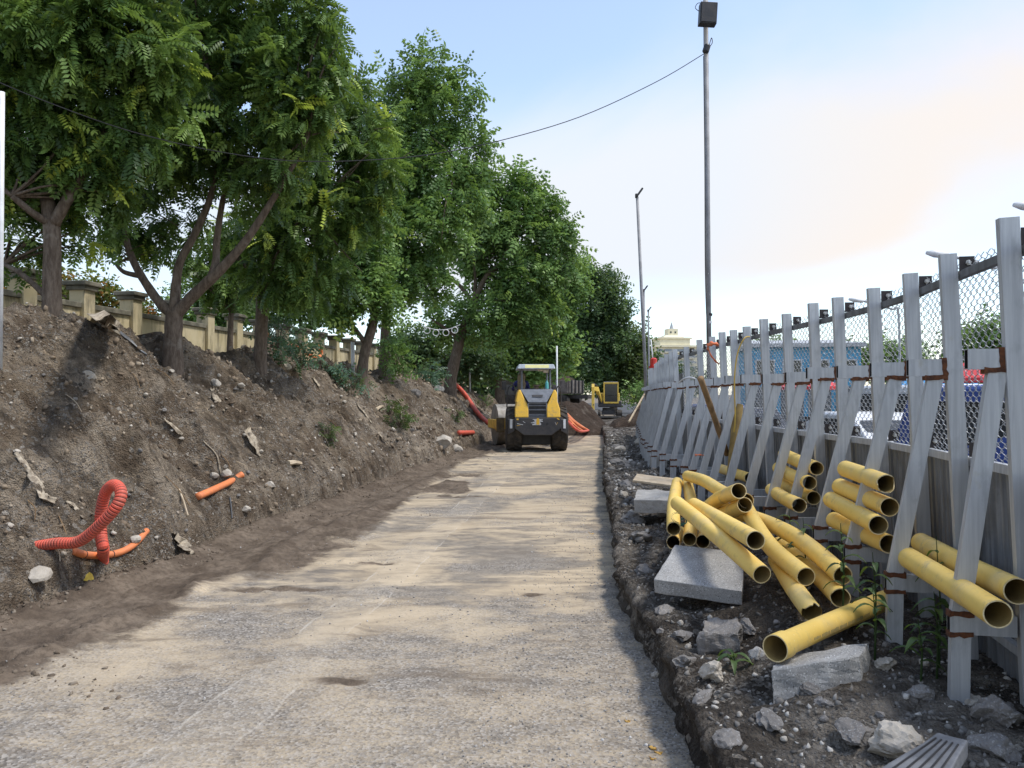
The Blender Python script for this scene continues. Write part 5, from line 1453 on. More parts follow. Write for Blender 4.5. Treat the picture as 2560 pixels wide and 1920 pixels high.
tree('broadleaf_tree', 'leaning dark-trunked tree beside the slim grey post', [(905, 945, 0, .17), (912, 880, 0, .15), (935, 800, .1, .13), (950, 700, .2, .09)],
     [[(915, 860, 0, .08), (870, 800, 0, .06), (820, 740, .1, .04)]],
     [(850, 710, 110, 60, -.4), (900, 640, 90, 80), (960, 760, 50, 50), (770, 720, 60, 45), (860, 775, 45, 25, -.5), (920, 560, 70, 60)],
     22.5, M['leaf_b'], .026, .42, 4, .02, TG)
tree('broadleaf_tree', 'tallest tree with a rounded top rising over the bank', [(957, 948, 0, .20), (962, 870, 0, .17), (970, 760, 0, .16), (1000, 600, .2, .14), (1040, 420, .3, .11), (1060, 300, .3, .07), (1065, 200, .3, .04)],
     [[(1000, 600, .2, .09), (1080, 500, 0, .07), (1150, 420, -.2, .04)], [(985, 680, .1, .09), (930, 600, 0, .06), (900, 520, 0, .04)]],
     [(1075, 180, 80, 55), (1010, 235, 80, 65), (1115, 265, 80, 75), (1040, 340, 110, 80), (1170, 385, 65, 70), (970, 330, 60, 70), (1000, 440, 110, 80, -.5), (1105, 480, 110, 80, -.5), (970, 560, 90, 90, -.7), (1070, 590, 110, 90, -.8), (1180, 500, 55, 55), (960, 680, 70, 70, -.5), (1040, 700, 80, 60, -.8), (1205, 440, 30, 30)],
     26.0, M['leaf_b'], .024, .46, 4, .01, TG)
tree('broadleaf_tree', 'spreading tree with a visible pale fork at mid height', [(1126, 957, 0, .26), (1140, 890, 0, .24), (1156, 830, 0, .2), (1184, 757, 0, .15)],
     [[(1184, 757, 0, .10), (1150, 715, -.2, .08), (1125, 692, -.2, .06), (1090, 650, -.2, .04)], [(1184, 757, 0, .12), (1215, 692, -.2, .11), (1250, 660, -.2, .09), (1280, 600, -.2, .06), (1320, 530, 0, .04)], [(1184, 757, 0, .08), (1188, 700, 0, .07), (1184, 640, 0, .05)], [(1150, 850, 0, .07), (1105, 815, -.2, .06), (1080, 800, -.3, .04)]],
     [(1270, 470, 75, 50), (1330, 510, 75, 60), (1210, 540, 75, 70), (1390, 560, 50, 45), (1300, 590, 100, 65, -.3), (1180, 620, 70, 60, .6), (1380, 640, 60, 60), (1240, 690, 60, 55, 1.0), (1320, 690, 85, 70, -.3), (1240, 790, 85, 60, -.4), (1140, 790, 70, 55, .6), (1420, 565, 25, 18), (1330, 780, 70, 60)],
     33.0, M['leaf_b'], .034, .54, 4, .02, TG)
tree('broadleaf_tree', 'dense tree with a slanting trunk behind the roller canopy', [(1250, 960, 0, .28), (1258, 905, 0, .24), (1270, 850, 0, .2), (1300, 760, 0, .14)], [],
     [(1350, 790, 70, 80), (1410, 700, 50, 60), (1300, 850, 70, 60), (1240, 880, 60, 45), (1380, 860, 60, 60), (1430, 640, 30, 30), (1180, 900, 60, 35), (1330, 910, 60, 40)],
     46.0, M['leaf_b'], .070, .68, 3, .015, TG)
tree('broadleaf_tree', 'dark feathery tree at the end of the row above the truck', [(1440, 985, 0, .3), (1445, 900, 0, .25), (1460, 800, 0, .16)], [],
     [(1450, 690, 60, 38), (1500, 700, 50, 40), (1540, 770, 45, 50), (1470, 770, 70, 60), (1420, 840, 60, 70), (1500, 850, 70, 60), (1450, 920, 70, 50), (1555, 820, 30, 30), (1390, 920, 60, 50), (1400, 790, 40, 60)],
     74.0, M['leaf_c'], .11, .80, 3, .0, TG, droop=.75)
tree('willowy_tree', 'pale green drooping tree behind the excavator', [(1535, 990, 0, .3), (1537, 920, 0, .22), (1540, 870, 0, .15)], [],
     [(1530, 870, 40, 45), (1565, 890, 45, 50), (1545, 950, 55, 40), (1600, 870, 22, 55), (1590, 940, 40, 45), (1510, 940, 25, 40)],
     76.0, M['leaf_d'], .11, .80, 3, .02, None, droop=1.2)
# low growth behind the wall and bank
tree('garden_tree', 'orange-blossomed tree behind the cream wall at the left', [(240, 860, 0, .14), (240, 780, 0, .1)], [], [(190, 720, 60, 40), (260, 745, 70, 40), (330, 770, 50, 30), (80, 700, 70, 50)], 27, M['flower'], .045, .42, 3, .03, None)
tree('garden_tree', 'leafy young tree filling the space between the forked tree and the thick trunk', [(575, 870, 0, .08), (578, 780, 0, .06)], [], [(580, 690, 50, 50), (500, 640, 45, 50), (600, 620, 50, 50), (540, 720, 40, 25)], 19, M['leaf_a'], .022, .40, 6, .06, None)
tree('garden_tree', 'round green tree behind the wall between the bare limbs', [(400, 890, 0, .14), (400, 820, 0, .1)], [], [(370, 780, 50, 28), (470, 760, 60, 60), (560, 730, 70, 70), (540, 810, 60, 40)], 27, M['leaf_b'], .045, .42, 3, .03, None)
tree('garden_tree', 'tree behind the wall right of the thick dark trunk', [(760, 930, 0, .14), (760, 850, 0, .1)], [], [(720, 750, 70, 50), (800, 765, 80, 40), (600, 770, 40, 40)], 31, M['leaf_b'], .05, .45, 3, .03, None)
for i_, (px_, py_, lab_) in enumerate(((990, 905, 'shaded tree beyond the wall end left of the red hose'), (1130, 915, 'shaded tree beyond the wall end behind the fork trunk'), (1230, 925, 'shaded tree beyond the wall end behind the roller'), (1330, 935, 'shaded tree beyond the wall end behind the roller canopy'))):
    tree('garden_tree', lab_, [(px_, 990, 0, .2), (px_, 940, 0, .14)], [], [(px_ - 35, py_ + 10, 55, 45), (px_ + 30, py_ - 20, 55, 45), (px_ + 10, py_ + 30, 70, 35)], 78, M['leaf_c'], .085, .75, 3, 0, 'shaded trees beyond the wall end')
tree('garden_tree', 'shaded tree filling the gap left of the slim white post', [(1080, 965, 0, .14), (1080, 900, 0, .1)], [], [(1040, 850, 60, 45), (1080, 900, 60, 40), (1150, 900, 50, 40), (1210, 900, 50, 40)], 40, M['leaf_c'], .07, .5, 3, .0, None)

def shrub(px, py, rx, ry, mat, label, d=None, leaf=.22, dens=.05, name='shrub', pairs=4, young=.02):
    p = hit(px, py) if d is None else P(px, py, d)
    d = p.y
    o = empty(name, p, 0, label, 'plant')
    O = Vector(p); k = d / F_PX
    mb = MB()
    for q in range(9):
        e = Vector((random.gauss(0, .5) * rx * k, random.gauss(0, .3) * rx * k, ry * k * random.uniform(.8, 1.6)))
        mb.tube([Vector((0, 0, -.04)), e * .5 + Vector((0, 0, .05)), e], [.012, .009, .004], 5)
    mb.build('stems', M['bark'], o)['kind'] = 'stuff'
    b_, d_, s_, t_ = crown_leaves([(px, py - ry * .8, rx, ry)], d, dens, leaf, young, per=5, droop=.2)
    leaves_mesh('foliage', b_ - np.array(O), d_, s_, t_, mat, o, pairs)
    return o
shrub(695, 870, 50, 46, M['leaf_e'], 'blue-green shrub on the bank right of the thick trunk', 17.6, .26, .017)
shrub(755, 915, 50, 40, M['leaf_e'], 'blue-green shrub trailing down the bank below another', 18.2, .26, .017)
shrub(810, 935, 50, 24, M['leaf_e'], 'low grey-green shrub on the bank beneath the trailing one', None, .28, .03)
shrub(885, 970, 40, 22, M['leaf_e'], 'rounded grey-green shrub at the crest by the grey post', None, .28, .03)
shrub(990, 925, 36, 46, M['leaf_b'], 'bright young tree shoot left of the pale fork trunk', 25, .35, .035)
shrub(1070, 948, 40, 22, M['leaf_e'], 'shrub at the wall foot behind the red hose', 31, .4, .035)
shrub(975, 1040, 26, 20, M['leaf_w'], 'weed clump on the slope left of another', None, .2, .04)
shrub(1000, 1065, 26, 24, M['leaf_w'], 'larger weed clump low on the far slope', None, .2, .04)
shrub(815, 1100, 22, 24, M['leaf_w'], 'small dark weed on the middle of the slope', None, .16, .04)
shrub(1145, 1045, 24, 16, M['leaf_w'], 'sparse weed near the short red hose end', None, .2, .04)
shrub(1208, 1020, 20, 18, M['leaf_w'], 'weed tuft on the bank beside the roller mirror', None, .25, .05)
shrub(1590, 1005, 36, 26, M['leaf_b'], 'bright low bush behind the excavator', 64, .5, .09, pairs=3)
shrub(1440, 980, 40, 26, M['leaf_c'], 'dark bush behind the dump truck', 72, .5, .09, pairs=3)
shrub(1385, 985, 50, 30, M['leaf_c'], 'dark bush left of the dump truck', 71, .5, .09, pairs=3)

# weeds with long narrow leaves among the pipes
def weed(px, py, d, h, n, label):
    p = P(px, py, d); z = terrain(p.x, p.y); h_ = max(p.z - z, .05) + h
    o = empty('weed', (p.x, p.y, z), 0, label, 'plant')
    mb = MB(); mb.tube([(0, 0, -.03), (.01, 0, h_ * .5), (0, .02, h_)], [.007, .005, .002], 5); mb.build('stem', M['leaf_w'], o)
    for k in range(n):
        a = 2.4 * k + random.uniform(-.3, .3); z0_ = h_ * (.35 + .62 * k / n); L_ = random.uniform(.09, .17) * (1.1 - .4 * k / n); up = random.uniform(.5, 1.1)
        V, Fc = [], []
        for i in range(6):
            t = i / 5; r = L_ * t; w = .017 * math.sin(math.pi * min(1, .12 + .88 * t)) + .001
            c = Vector((math.cos(a) * r, math.sin(a) * r, z0_ + up * r - 1.1 * r * r / L_)); sd = Vector((-math.sin(a), math.cos(a), 0))
            V += [c - sd * w, c + Vector((0, 0, -.006)), c + sd * w]
        for i in range(5):
            Fc += [(3 * i, 3 * i + 1, 3 * i + 4, 3 * i + 3), (3 * i + 1, 3 * i + 2, 3 * i + 5, 3 * i + 4)]
        mb = MB(); mb.add(V, Fc); l = mb.build('leaf', M['leaf_w'], o, smooth=True)
        at = l.data.attributes.new('tint', 'FLOAT', 'FACE'); at.data.foreach_set('value', [random.uniform(.2, .8)] * len(Fc))
    return o
weed(2105, 1330, 4.75, .05, 10, 'tall weed in front of the middle pipe rack')
weed(2010, 1330, 5.6, .10, 9, 'weed between the two pipe racks')
weed(1975, 1310, 6.0, .10, 10, 'weed below the farther pipe rack')
weed(2185, 1395, 4.6, .03, 8, 'dark weed under the lowest racked pipe')
weed(2345, 1350, 4.35, .02, 7, 'shaded weed against the sheet behind the closest pipes')
weed(2340, 1500, 4.05, .04, 10, 'bushy weed under the closest pair of pipes')
weed(2300, 1560, 3.95, .02, 7, 'weed between the two nearest fence legs')
weed(2185, 1480, 4.3, .04, 7, 'broad-leaved weed at the far end of the belled pipe')
weed(1833, 1640, 4.4, .03, 7, 'tiny sprout on the bare verge near the edge')

# ------------------------------------------------------------------ poles
M['pole_grey'] = simple('pole_grey', (.30, .30, .31), (.22, .22, .225), 5, .65, .1, .05, 30)
def pole(name, x, y, z0_, z1_, r, mat, label, tilt=(0, 0), cat='pole', r1=None, n=12):
    o = empty(name, (x, y, z0_), 0, label, cat)
    mb = MB(); mb.tube([(0, 0, 0), (tilt[0], tilt[1], z1_ - z0_)], [r, r1 or r], n); mb.build('shaft', mat, o, smooth=True)
    return o
b_ = P(1774, 830, 13.2); t_ = P(1764, -60, 13.2)
sp = pole('speaker_pole', b_.x + .005, 13.2, .3, t_.z, .042, M['pole_grey'], 'tall grey pole behind the fence carrying a black box near its top', (t_.x - b_.x - .01, 0), 'pole')
so_ = Vector(sp.location)
bc = P(1767, 41, 13.1) - so_
mb = MB(); mb.box(bc + Vector((0, -.06, 0)), (.29, .16, .37), Matrix.Rotation(.06, 3, 'Y')); bxo = mb.build('speaker_box', M['black'], sp, bevel=.01)
mb = MB(); mb.box(bc + Vector((0, -.145, 0)), (.245, .012, .32), Matrix.Rotation(.06, 3, 'Y')); mb.build('grille', M['machine_dark'], bxo)
mb = MB(); mb.tube(smooth_path([bc + Vector(q) for q in ((-.05, -.06, .19), (-.16, -.06, .2), (-.21, -.06, .12), (-.15, -.06, .06))], 6), .006, 5); mb.build('cable', M['black'], bxo)
kn = P(1766, 122, 13.14) - so_
mb = MB(); mb.lathe(kn, (.3, 0, 1), [(-.07, .046), (-.05, .058), (.05, .058), (.07, .046)], 12); mb.tube(smooth_path([kn + Vector(q) for q in ((.05, 0, .03), (.1, 0, .1), (.09, 0, .19), (.06, 0, .1), (.05, 0, .03))], 5), .007, 5); mb.build('cable_knot', M['black'], sp)
mb = MB(); c0 = [P(1759, 140, 13.1), P(1762, 400, 13.1), P(1763, 650, 13.1), P(1766, 780, 13.1), P(1770, 850, 13.1), P(1769, 950, 13.1)]
mb.tube([q - so_ for q in smooth_path(c0, 5)], .008, 5); mb.build('hanging_cable', M['black'], sp)
mb = MB(); mb.lathe(P(1774, 786, 13.2) - so_, (.2, 0, 1), [(-.02, .047), (.02, .047)], 12); mb.build('tie', M['black'], sp)
mb = MB(); mb.lathe(P(1774, 806, 13.2) - so_, (-.2, 0, 1), [(-.02, .046), (.02, .046)], 12); mb.build('tie', M['white'], sp)
# overhead cable from the pole into the trees
cab = [P(1759, 135, 13.1), P(1640, 205, 12.9), P(1450, 292, 12.6), P(1240, 354, 12.2), P(1060, 388, 11.8), P(880, 402, 11.4), P(700, 400, 11), P(500, 370, 10.6), P(300, 320, 10.2), P(80, 240, 9.8), P(-60, 180, 9.6)]
mb = MB(); mb.tube([q - cab[0] for q in smooth_path(cab, 6)], .0070, 5); tag(mb.build('overhead_cable', M['black'], loc=cab[0]), 'black cable sagging from the tall pole into the trees', 'cable')
def lamp_pole(px0, py0, px1, py1, d, r, label):
    t = P(px1, py1, d); b = P(px0, py0, d)
    slope = (t.x - b.x) / (t.z - b.z)
    z0_ = terrain(b.x, b.y) - .05
    x0_ = b.x - slope * (b.z - z0_)
    o = pole('solar_lamp_pole', x0_, d, z0_, t.z, r, M['pole_grey'], label, (t.x - x0_, 0), 'street lamp', r * .8)
    tt = t - Vector(o.location); s = d / 24.
    mb = MB(); mb.box(tt + Vector((.07, 0, .13)), (.06, .22, .32), Matrix.Rotation(.62, 3, 'Y')); mb.box(tt + Vector((-.02, 0, .03)), (.09, .09, .14)); mb.build('lamp_head', M['machine_dark'], o, bevel=.02)
    return o
lamp_pole(1616, 985, 1593, 492, 24, .055, 'nearest slim solar lamp pole in front of the far fence')
lamp_pole(1612, 985, 1610, 728, 36, .05, 'middle one of the three slim solar lamp poles')
lamp_pole(1623, 985, 1621, 778, 47, .06, 'farthest and shortest of the three slim solar lamp poles')
pz = P(-1, 830, 9.2); tag(pole('white_post', pz.x, 9.2, terrain(pz.x, 9.2) - .1, P(2, 230, 9.2).z, .035, M['white'], 'white painted post at the left edge of the view', (0, 0)), 'white painted post at the left edge of the view', 'post')
for px, py0, py1, d, lab in ((883, 935, 855, 19.5, 'slim galvanised post on the bank before the leaning trunk'), (1175, 978, 872, 27.5, 'slim pale post on the bank left of the roller'), (1393, 960, 865, 44, 'slim pale post behind the dump truck load')):
    b = hit(px, py0) if d < 40 else P(px, py0, d); d = b.y; t = P(px - 2, py1, d); zg = terrain(b.x, b.y)
    o = pole('slim_post', b.x, d, min(b.z, zg) - .1, t.z, .055 if d < 30 else .05, M['white'], lab, (-.02, 0), 'post')
# red lantern on the fence, bamboo, ropes, rags
lp = P(1634, 902, 22.5); o = pole('warning_lantern', lp.x, 22.5, 2.66, P(1630, 848, 22.5).z, .018, M['white'], 'red warning lantern with a thin rod on the far fence', (-.08, 0), 'lantern')
mb = MB(); mb.lathe((0, 0, 0), (0, 0, 1), [(0, .14), (.05, .14), (.05, .10), (.26, .10), (.30, .05)], 14, ); mb.build('lantern_body', simple('lantern_red', (.6, .03, .02), (.5, .03, .02), 9, .35), o, smooth=False)
A, B = P(1751, 945, 9.0), P(1818, 1135, 9.75)
mb = MB(); pts = [A.lerp(B, i / 12) - A for i in range(13)]; mb.tube(pts, [.036 * (1.12 if i % 4 == 0 else 1) for i in range(13)], 10)
mb.add([], [])
tag(mb.build('bamboo_pole', M['wood'], smooth=True, loc=A), 'brown bamboo pole leaning against the fence braces', 'bamboo pole')
rag = [P(1768, 862, 11.15), P(1782, 858, 11.1), P(1795, 864, 11.1), P(1772, 875, 11.15), P(1782, 892, 11.12), P(1797, 910, 11.1)]
def cloth_strip(name, pts, w, mat, label, cat):
    pp = smooth_path(pts, 5); V, Fc = [], []
    for i, q in enumerate(pp):
        ww = w * (1 + .4 * math.sin(i * 1.3)) * (1 - .5 * i / len(pp))
        V += [q - pp[0] + Vector((0, 0, ww)), q - pp[0] + Vector((.01, -.02, 0)), q - pp[0] - Vector((0, 0, ww))]
    for i in range(len(pp) - 1):
        Fc += [(3 * i, 3 * i + 1, 3 * i + 4, 3 * i + 3), (3 * i + 1, 3 * i + 2, 3 * i + 5, 3 * i + 4)]
    mb = MB(); mb.add(V, Fc); o = mb.build(name, mat, smooth=True, loc=pp[0]); s = o.modifiers.new('t', 'SOLIDIFY'); s.thickness = .004
    return tag(o, label, cat)
M['rag'] = simple('orange_rag', (.80, .22, .09), (.68, .17, .07), 20, .8)
cloth_strip('orange_rag', [P(1766, 868, 11.0), P(1775, 860, 10.95), P(1790, 860, 10.95), P(1800, 866, 11.0)], .035, M['rag'], 'orange rag knotted on a fence post top', 'rag')
cloth_strip('orange_rag', [P(1768, 866, 10.98), P(1775, 885, 10.95), P(1786, 900, 10.95), P(1797, 910, 11.0)], .022, M['rag'], 'tail of orange rag hanging down beside the knot', 'rag')
cloth_strip('red_tag', [P(1736, 1138, 9.6), P(1748, 1137, 9.55), P(1758, 1138, 9.55)], .012, M['rag'], 'small red tape tied at the foot of the fence', 'tape')
yc = [P(1874, 842, 9.35), P(1862, 845, 9.3), P(1848, 870, 9.3), P(1840, 905, 9.3), P(1836, 960, 9.3), P(1838, 1040, 9.35), P(1835, 1080, 9.4)]
mb = MB(); mb.tube([q - yc[0] for q in smooth_path(yc, 6)], .009, 6); tag(mb.build('hanging_rope', simple('yellow_cord', (.62, .42, .08), (.5, .33, .07), 9, .7), loc=yc[0]), 'yellow cord hanging down the fence from the top rail', 'cord')
wc = [P(1697, 957, 13.2), P(1710, 947, 13), P(1730, 944, 12.8), P(1742, 952, 12.8), P(1735, 958, 12.8)]
mb = MB(); mb.tube([q - wc[0] for q in smooth_path(wc, 6)], .016, 6); tag(mb.build('white_hose', M['white'], loc=wc[0]), 'white hose looped over the fence brackets', 'hose')
wp = [P(1611, 985, 24), P(1572, 1055, 22)]
mb = MB(); mb.tube([Vector(), wp[1] - wp[0]], .03, 6); tag(mb.build('white_rod', M['plank'], loc=wp[0]), 'pale wooden prop leaning at the end of the fence', 'prop')
gs = P(1699, 1296, 6.75)
mb = MB()
for k in range(3):
    mb.lathe(Vector((0, 0, .0)) + Vector((random.uniform(-.01, .01), 0, random.uniform(-.012, .012))), (.5, 1, .9), [(0, .069), (.004, .069)], 18, cap=False)
mb.tube(smooth_path([(0, -.07, .0), (.02, -.10, .02), (.04, -.09, -.02), (-.02, -.1, -.05)], 5), .005, 5)
tag(mb.build('green_string', simple('green_twine', (.03, .22, .16), (.02, .16, .12), 20, .8), loc=gs), 'green string tied round the left yellow pipes', 'string')
# white ring lights strung in the trees
def ring_string(px_pts, d, label, n_ring):
    pts = smooth_path([P(*q, d) for q in px_pts], 6); o = empty('ring_light_string', pts[0], 0, label, 'string lights')
    mb = MB(); mb.tube([p - pts[0] for p in pts], .012, 5); mb.build('cord', M['white'], o)
    for k in range(n_ring):
        c = pts[int((k + .7) / (n_ring + .4) * (len(pts) - 1))] - pts[0] + Vector((0, -.02, -.10)); mb = MB()
        cir = [c + Vector((math.cos(a) * .095, 0, math.sin(a) * .095)) for a in [2 * math.pi * i / 16 for i in range(17)]]
        mb.tube(cir, .014, 5); mb.build('ring', M['white'], o)
ring_string([(1060, 816), (1090, 824), (1120, 823), (1150, 812)], 24.0, 'string of four white rings hung before the pale fork', 4)

# ------------------------------------------------------------------ far apartment tower
M['far_glass'] = simple('far_window_glass', (.24, .28, .32), (.18, .22, .26), .4, .3, 0, 0, 5)
M['cream'] = simple('cream_facade', (.80, .74, .54), (.72, .66, .47), .3, .85, 0, 0, 5)
M['tower_grey'] = simple('grey_balcony', (.40, .42, .44), (.32, .34, .36), .5, .7, 0, 0, 5)  # plain grey used on the balconies and spire
BD = 420.0; bk_ = BD / F_PX
bc_ = P(1692, 985, BD)
tw = empty('apartment_tower', (bc_.x, BD, 0), math.radians(8), 'cream apartment tower with stepped roof and spire far behind the fence', 'building')
def zpx(py): return P(1692, py, BD).z
hw = 57 * bk_
mb = MB(); mb.box((0, 8, zpx(868) / 2), (2 * hw, 16, zpx(868))); main = mb.build('wall', M['cream'], tw)
mb = MB(); mb.box((0, 7.5, (zpx(868) + zpx(863)) / 2), (2 * hw + 1.2, 17.4, zpx(863) - zpx(868))); mb.build('parapet', M['cream'], tw)
mb = MB(); mb.box((-2 * bk_, 8, (zpx(863) + zpx(846)) / 2), (78 * bk_, 14, zpx(846) - zpx(863))); mb.box((-2 * bk_, 8, zpx(845)), (86 * bk_, 15, .8)); mb.build('upper_storey', M['cream'], tw)
mb = MB(); mb.hexa([(-30 * bk_, 3, zpx(845) + .4), (26 * bk_, 3, zpx(845) + .4), (26 * bk_, 13, zpx(845) + .4), (-30 * bk_, 13, zpx(845) + .4), (-20 * bk_, 5, zpx(836)), (18 * bk_, 5, zpx(836)), (18 * bk_, 11, zpx(836)), (-20 * bk_, 11, zpx(836))]); mb.box((-1 * bk_, 8, (zpx(836) + zpx(820)) / 2), (26 * bk_, 6, zpx(820) - zpx(836))); rf = mb.build('roof', M['cream'], tw)
mb = MB(); mb.lathe((0, 8, zpx(820)), (0, 0, 1), [(0, 1.2), (2.5, .5), (4.0, .05)], 6); mb.build('spire', M['tower_grey'], rf)
for k in (-1, 1):
    mb = MB(); mb.box((k * 6 * bk_ - bk_, 4.95, zpx(829)), (.8, .2, 1.0)); mb.build('roof_window', M['glass'], rf)
for f in range(9):
    zf = zpx(878) - f * 3.15
    for cxk, wk in ((-44, 14), (-22, 18), (8, 22), (38, 16)):
        mb = MB(); mb.box((cxk * bk_, -.25, zf), (wk * bk_, .9, 2.2)); w_ = mb.build('balcony', M['tower_grey'], tw)
        mb = MB(); mb.box((cxk * bk_, -.72, zf + .45), (wk * bk_ * .86, .1, 1.1)); mb.build('window', M['far_glass'], w_)
        mb = MB(); mb.box((cxk * bk_, -.9, zf - .7), (wk * bk_ * 1.04, .5, .5)); mb.build('railing', M['cream'], w_)
    for cxk in (-33, -8, 24, 50):
        mb = MB(); mb.box((cxk * bk_, -.02, zf + .2), (.7, .12, 1.0)); mb.build('window', M['far_glass'], tw)
# trees at the end of the street
tree('broadleaf_tree', 'dark round tree far off below the cream tower', [(1655, 985, 0, .4), (1655, 940, 0, .3)], [], [(1645, 905, 32, 18), (1680, 922, 35, 16), (1612, 905, 22, 30), (1735, 945, 40, 20), (1640, 945, 60, 25)], 150, M['leaf_c'], .12, 1.6, 3, 0, None)
tree('broadleaf_tree', 'row of street tree seen through the far mesh panels', [(1960, 985, 0, .3), (1960, 940, 0, .2)], [], [(1930, 880, 40, 30), (1985, 905, 45, 40), (2120, 890, 50, 28), (2190, 895, 60, 45), (2050, 925, 50, 35), (2270, 900, 50, 45)], 60, M['leaf_b'], .09, .8, 3, 0, None)
tree('broadleaf_tree', 'green street tree behind the mesh near the closest posts', [(2470, 985, 0, .25), (2470, 900, 0, .15)], [], [(2470, 840, 60, 40), (2430, 870, 60, 40), (2530, 860, 60, 50), (2480, 900, 70, 40)], 34, M['leaf_b'], .06, .55, 3, 0, None)

# ------------------------------------------------------------------ street beyond the fence
M['blue_sheet'] = simple('blue_cladding', (.10, .40, .62), (.08, .33, .52), 2, .5)
sh = empty('blue_building', (P(2040, 985, 40).x, 42, 0), math.radians(-8), 'light blue clad building across the street behind the mesh', 'building')
mb = MB(); mb.box((0, 2, 2.2), (5.6, 6, 4.4)); mb.build('wall', M['blue_sheet'], sh)
mb = MB(); mb.hexa([(-3, -1.3, 4.4), (3, -1.3, 4.4), (3, 5.3, 4.4), (-3, 5.3, 4.4), (-3, -1.3, 4.6), (3, -1.3, 4.6), (3, 5.3, 5.2), (-3, 5.3, 5.2)]); mb.build('roof', M['galv'], sh)
for k in range(4):
    mb = MB(); mb.box((-2.1 + 1.4 * k, -1.03, 1.2), (1.15, .06, 2.2)); f_ = mb.build('shutter', M['galv_dark'], sh)
    mb = MB(); mb.box((-2.1 + 1.4 * k, -1.03, 3.3), (1.0, .06, .9)); w_ = mb.build('window', M['white'], sh)
    mb = MB(); mb.box((-2.1 + 1.4 * k, -1.07, 3.3), (.86, .02, .76)); mb.build('pane', M['glass'], w_)
def car(name, x, y, rz, body, label, cat='car', L=4.3, Wd=1.75, H=1.5, van=False):
    o = empty(name, (x, y, .02), rz, label, cat)
    hw_ = Wd / 2
    if van: prof = [(-L / 2, .35), (L / 2, .35), (L / 2, .95), (L / 2 - .25, 1.15), (L / 2 - .75, H), (-L / 2 + .05, H), (-L / 2, H - .1)]
    else: prof = [(-L / 2, .3), (L / 2, .3), (L / 2, .72), (L / 2 - .2, .85), (L / 2 - 1.2, .95), (L / 2 - 1.9, H), (-L / 2 + 1.0, H), (-L / 2 + .25, 1.0), (-L / 2, .9)]
    mb = MB(); nn = len(prof); rs = []
    for xx_, sc_ in ((-hw_, .9), (-hw_ + .06, 1), (hw_ - .06, 1), (hw_, .9)):
        rs.append([Vector((xx_ if p[1] < .98 else xx_ * .86, p[0] * (1 if sc_ == 1 else .985), .3 + (p[1] - .3) * (1 if sc_ == 1 else .97))) for p in prof])
    mb.rings(rs, True, True); bd = mb.build('body', body, o, bevel=.04)
    for s in (-1, 1):
        mb = MB(); z0_, z1_ = (1.02, H - .12) if not van else (1.1, H - .22)
        ya, yb_ = (-L / 2 + .95, L / 2 - 1.55) if not van else (-L / 2 + .3, L / 2 - .8)
        mb.box((s * (hw_ * .875 + .012), (ya + yb_) / 2, (z0_ + z1_) / 2), (.02, yb_ - ya, z1_ - z0_)); mb.build('side_window', M['glass'], bd)
        for yw in (-L * .3, L * .3):
            mb = MB(); mb.lathe((s * (hw_ - .1), yw, .32), (1, 0, 0), [(-.1, .2), (-.1, .3), (-.07, .32), (.07, .32), (.1, .3), (.1, .2)], 20); w_ = mb.build('wheel', M['tyre'], o)
            mb = MB(); mb.lathe((s * (hw_ - .1), yw, .32), (1, 0, 0), [(-.09, .2), (0, .1), (.09, .2)], 14); mb.build('rim', M['rim'], w_)
        mb = MB(); mb.box((s * hw_ * .7, -L / 2 - .0, .78), (.3, .06, .16)); mb.build('tail_light', M['red'], bd)
        mb = MB(); mb.box((s * hw_ * .7, L / 2 - .02, .68), (.3, .06, .14)); mb.build('headlight', M['white'], bd)
    mb = MB(); zz = (1.0 + H) / 2
    mb.box((0, -L / 2 + (.03 if van else .60), zz), (Wd * .7, .02, (H - 1.0) * .7), Matrix.Rotation(0 if van else -.9, 3, 'X')); mb.build('rear_window', M['glass'], bd)
    return o
M['car_blue'] = simple('car_blue', (.04, .09, .34), (.03, .07, .28), 2, .3)
M['car_white'] = simple('car_white', (.70, .71, .72), (.62, .63, .64), 2, .3)
M['car_dark'] = simple('car_dark', (.03, .032, .04), (.02, .022, .03), 2, .25)
car('van', 6.6, 9.6, .06, M['car_blue'], 'dark blue van standing in the street just beyond the closest mesh', 'van', 4.6, 1.8, 2.0, True)
car('car', 7.3, 16.5, .08, M['car_white'], 'white car in the street behind the middle posts')
car('car', 6.2, 21.5, .1, M['car_dark'], 'dark car in the street behind the white one')
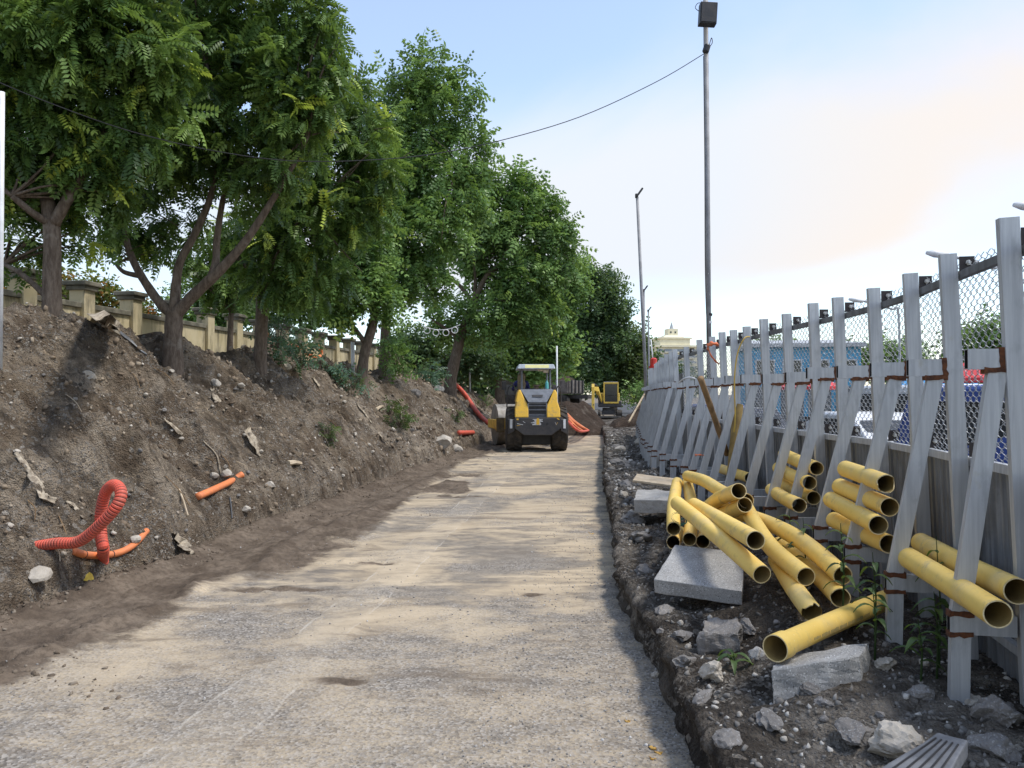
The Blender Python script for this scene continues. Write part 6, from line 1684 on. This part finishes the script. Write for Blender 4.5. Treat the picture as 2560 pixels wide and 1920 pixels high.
car('van', 10.2, 19.0, .1, M['car_white'], 'white van on the far lane of the street', 'van', 4.6, 1.8, 2.1, True)
car('car', 7.6, 29, .1, M['car_blue'], 'blue car farther along the street')
car('car', 10.5, 12.5, .08, M['car_dark'], 'dark car on the far lane opposite the blue van')
# market umbrella and stall canopy
def umbrella(x, y, h, r, mat, label):
    o = empty('parasol', (x, y, .02), 0, label, 'parasol')
    mb = MB(); mb.tube([(0, 0, 0), (0, 0, h)], .025, 8); mb.build('pole', M['galv'], o)
    mb = MB(); mb.lathe((0, 0, h - .45), (0, 0, 1), [(-.12, r * 1.0), (0, r), (.22, r * .6), (.42, r * .12), (.46, .02)], 12, cap=True); mb.build('canopy', mat, o)
M['parasol_red'] = simple('parasol_red', (.62, .05, .06), (.52, .045, .05), 3, .8)
M['parasol_blue'] = simple('parasol_blue', (.07, .30, .58), (.06, .26, .5), 3, .8)
umbrella(12.2, 20.5, 2.75, 1.0, M['parasol_red'], 'red parasol beyond the street seen by the closest post')
umbrella(13.2, 24, 2.6, 1.3, M['parasol_blue'], 'blue parasol beyond the street behind the mesh')
umbrella(11.0, 28.5, 2.6, 1.2, M['parasol_red'], 'red parasol farther along behind the mesh')
# street lamps whose arms reach over the fence
for px, py, d, lab in ((2316, 632, 26, 'pale street lamp arm showing above the third post'), (2534, 512, 22, 'pale street lamp arm at the right edge above the closest post'), (2122, 748, 40, 'far street lamp arm above the mesh in the middle')):
    t = P(px, py, d); o = empty('street_lamp', (t.x + 2.6, d, .02), 0, lab, 'street lamp')
    L_ = t - Vector(o.location)
    mb = MB(); mb.tube(smooth_path([(0, 0, 0), (0, 0, L_.z - 1.0), (-.4, 0, L_.z - .5), (L_.x * .65, 0, L_.z - .12), (L_.x * .8, 0, L_.z - .06)], 6), .06, 8); mb.build('pole', M['galv'], o, smooth=True)
    mb = MB(); mb.tube([(L_.x * .72, 0, L_.z - .1), (L_.x * .9, 0, L_.z - .03), (L_.x, 0, L_.z)], [.10, .13, .06], 8); mb.build('lamp_head', M['white'], o, smooth=True)
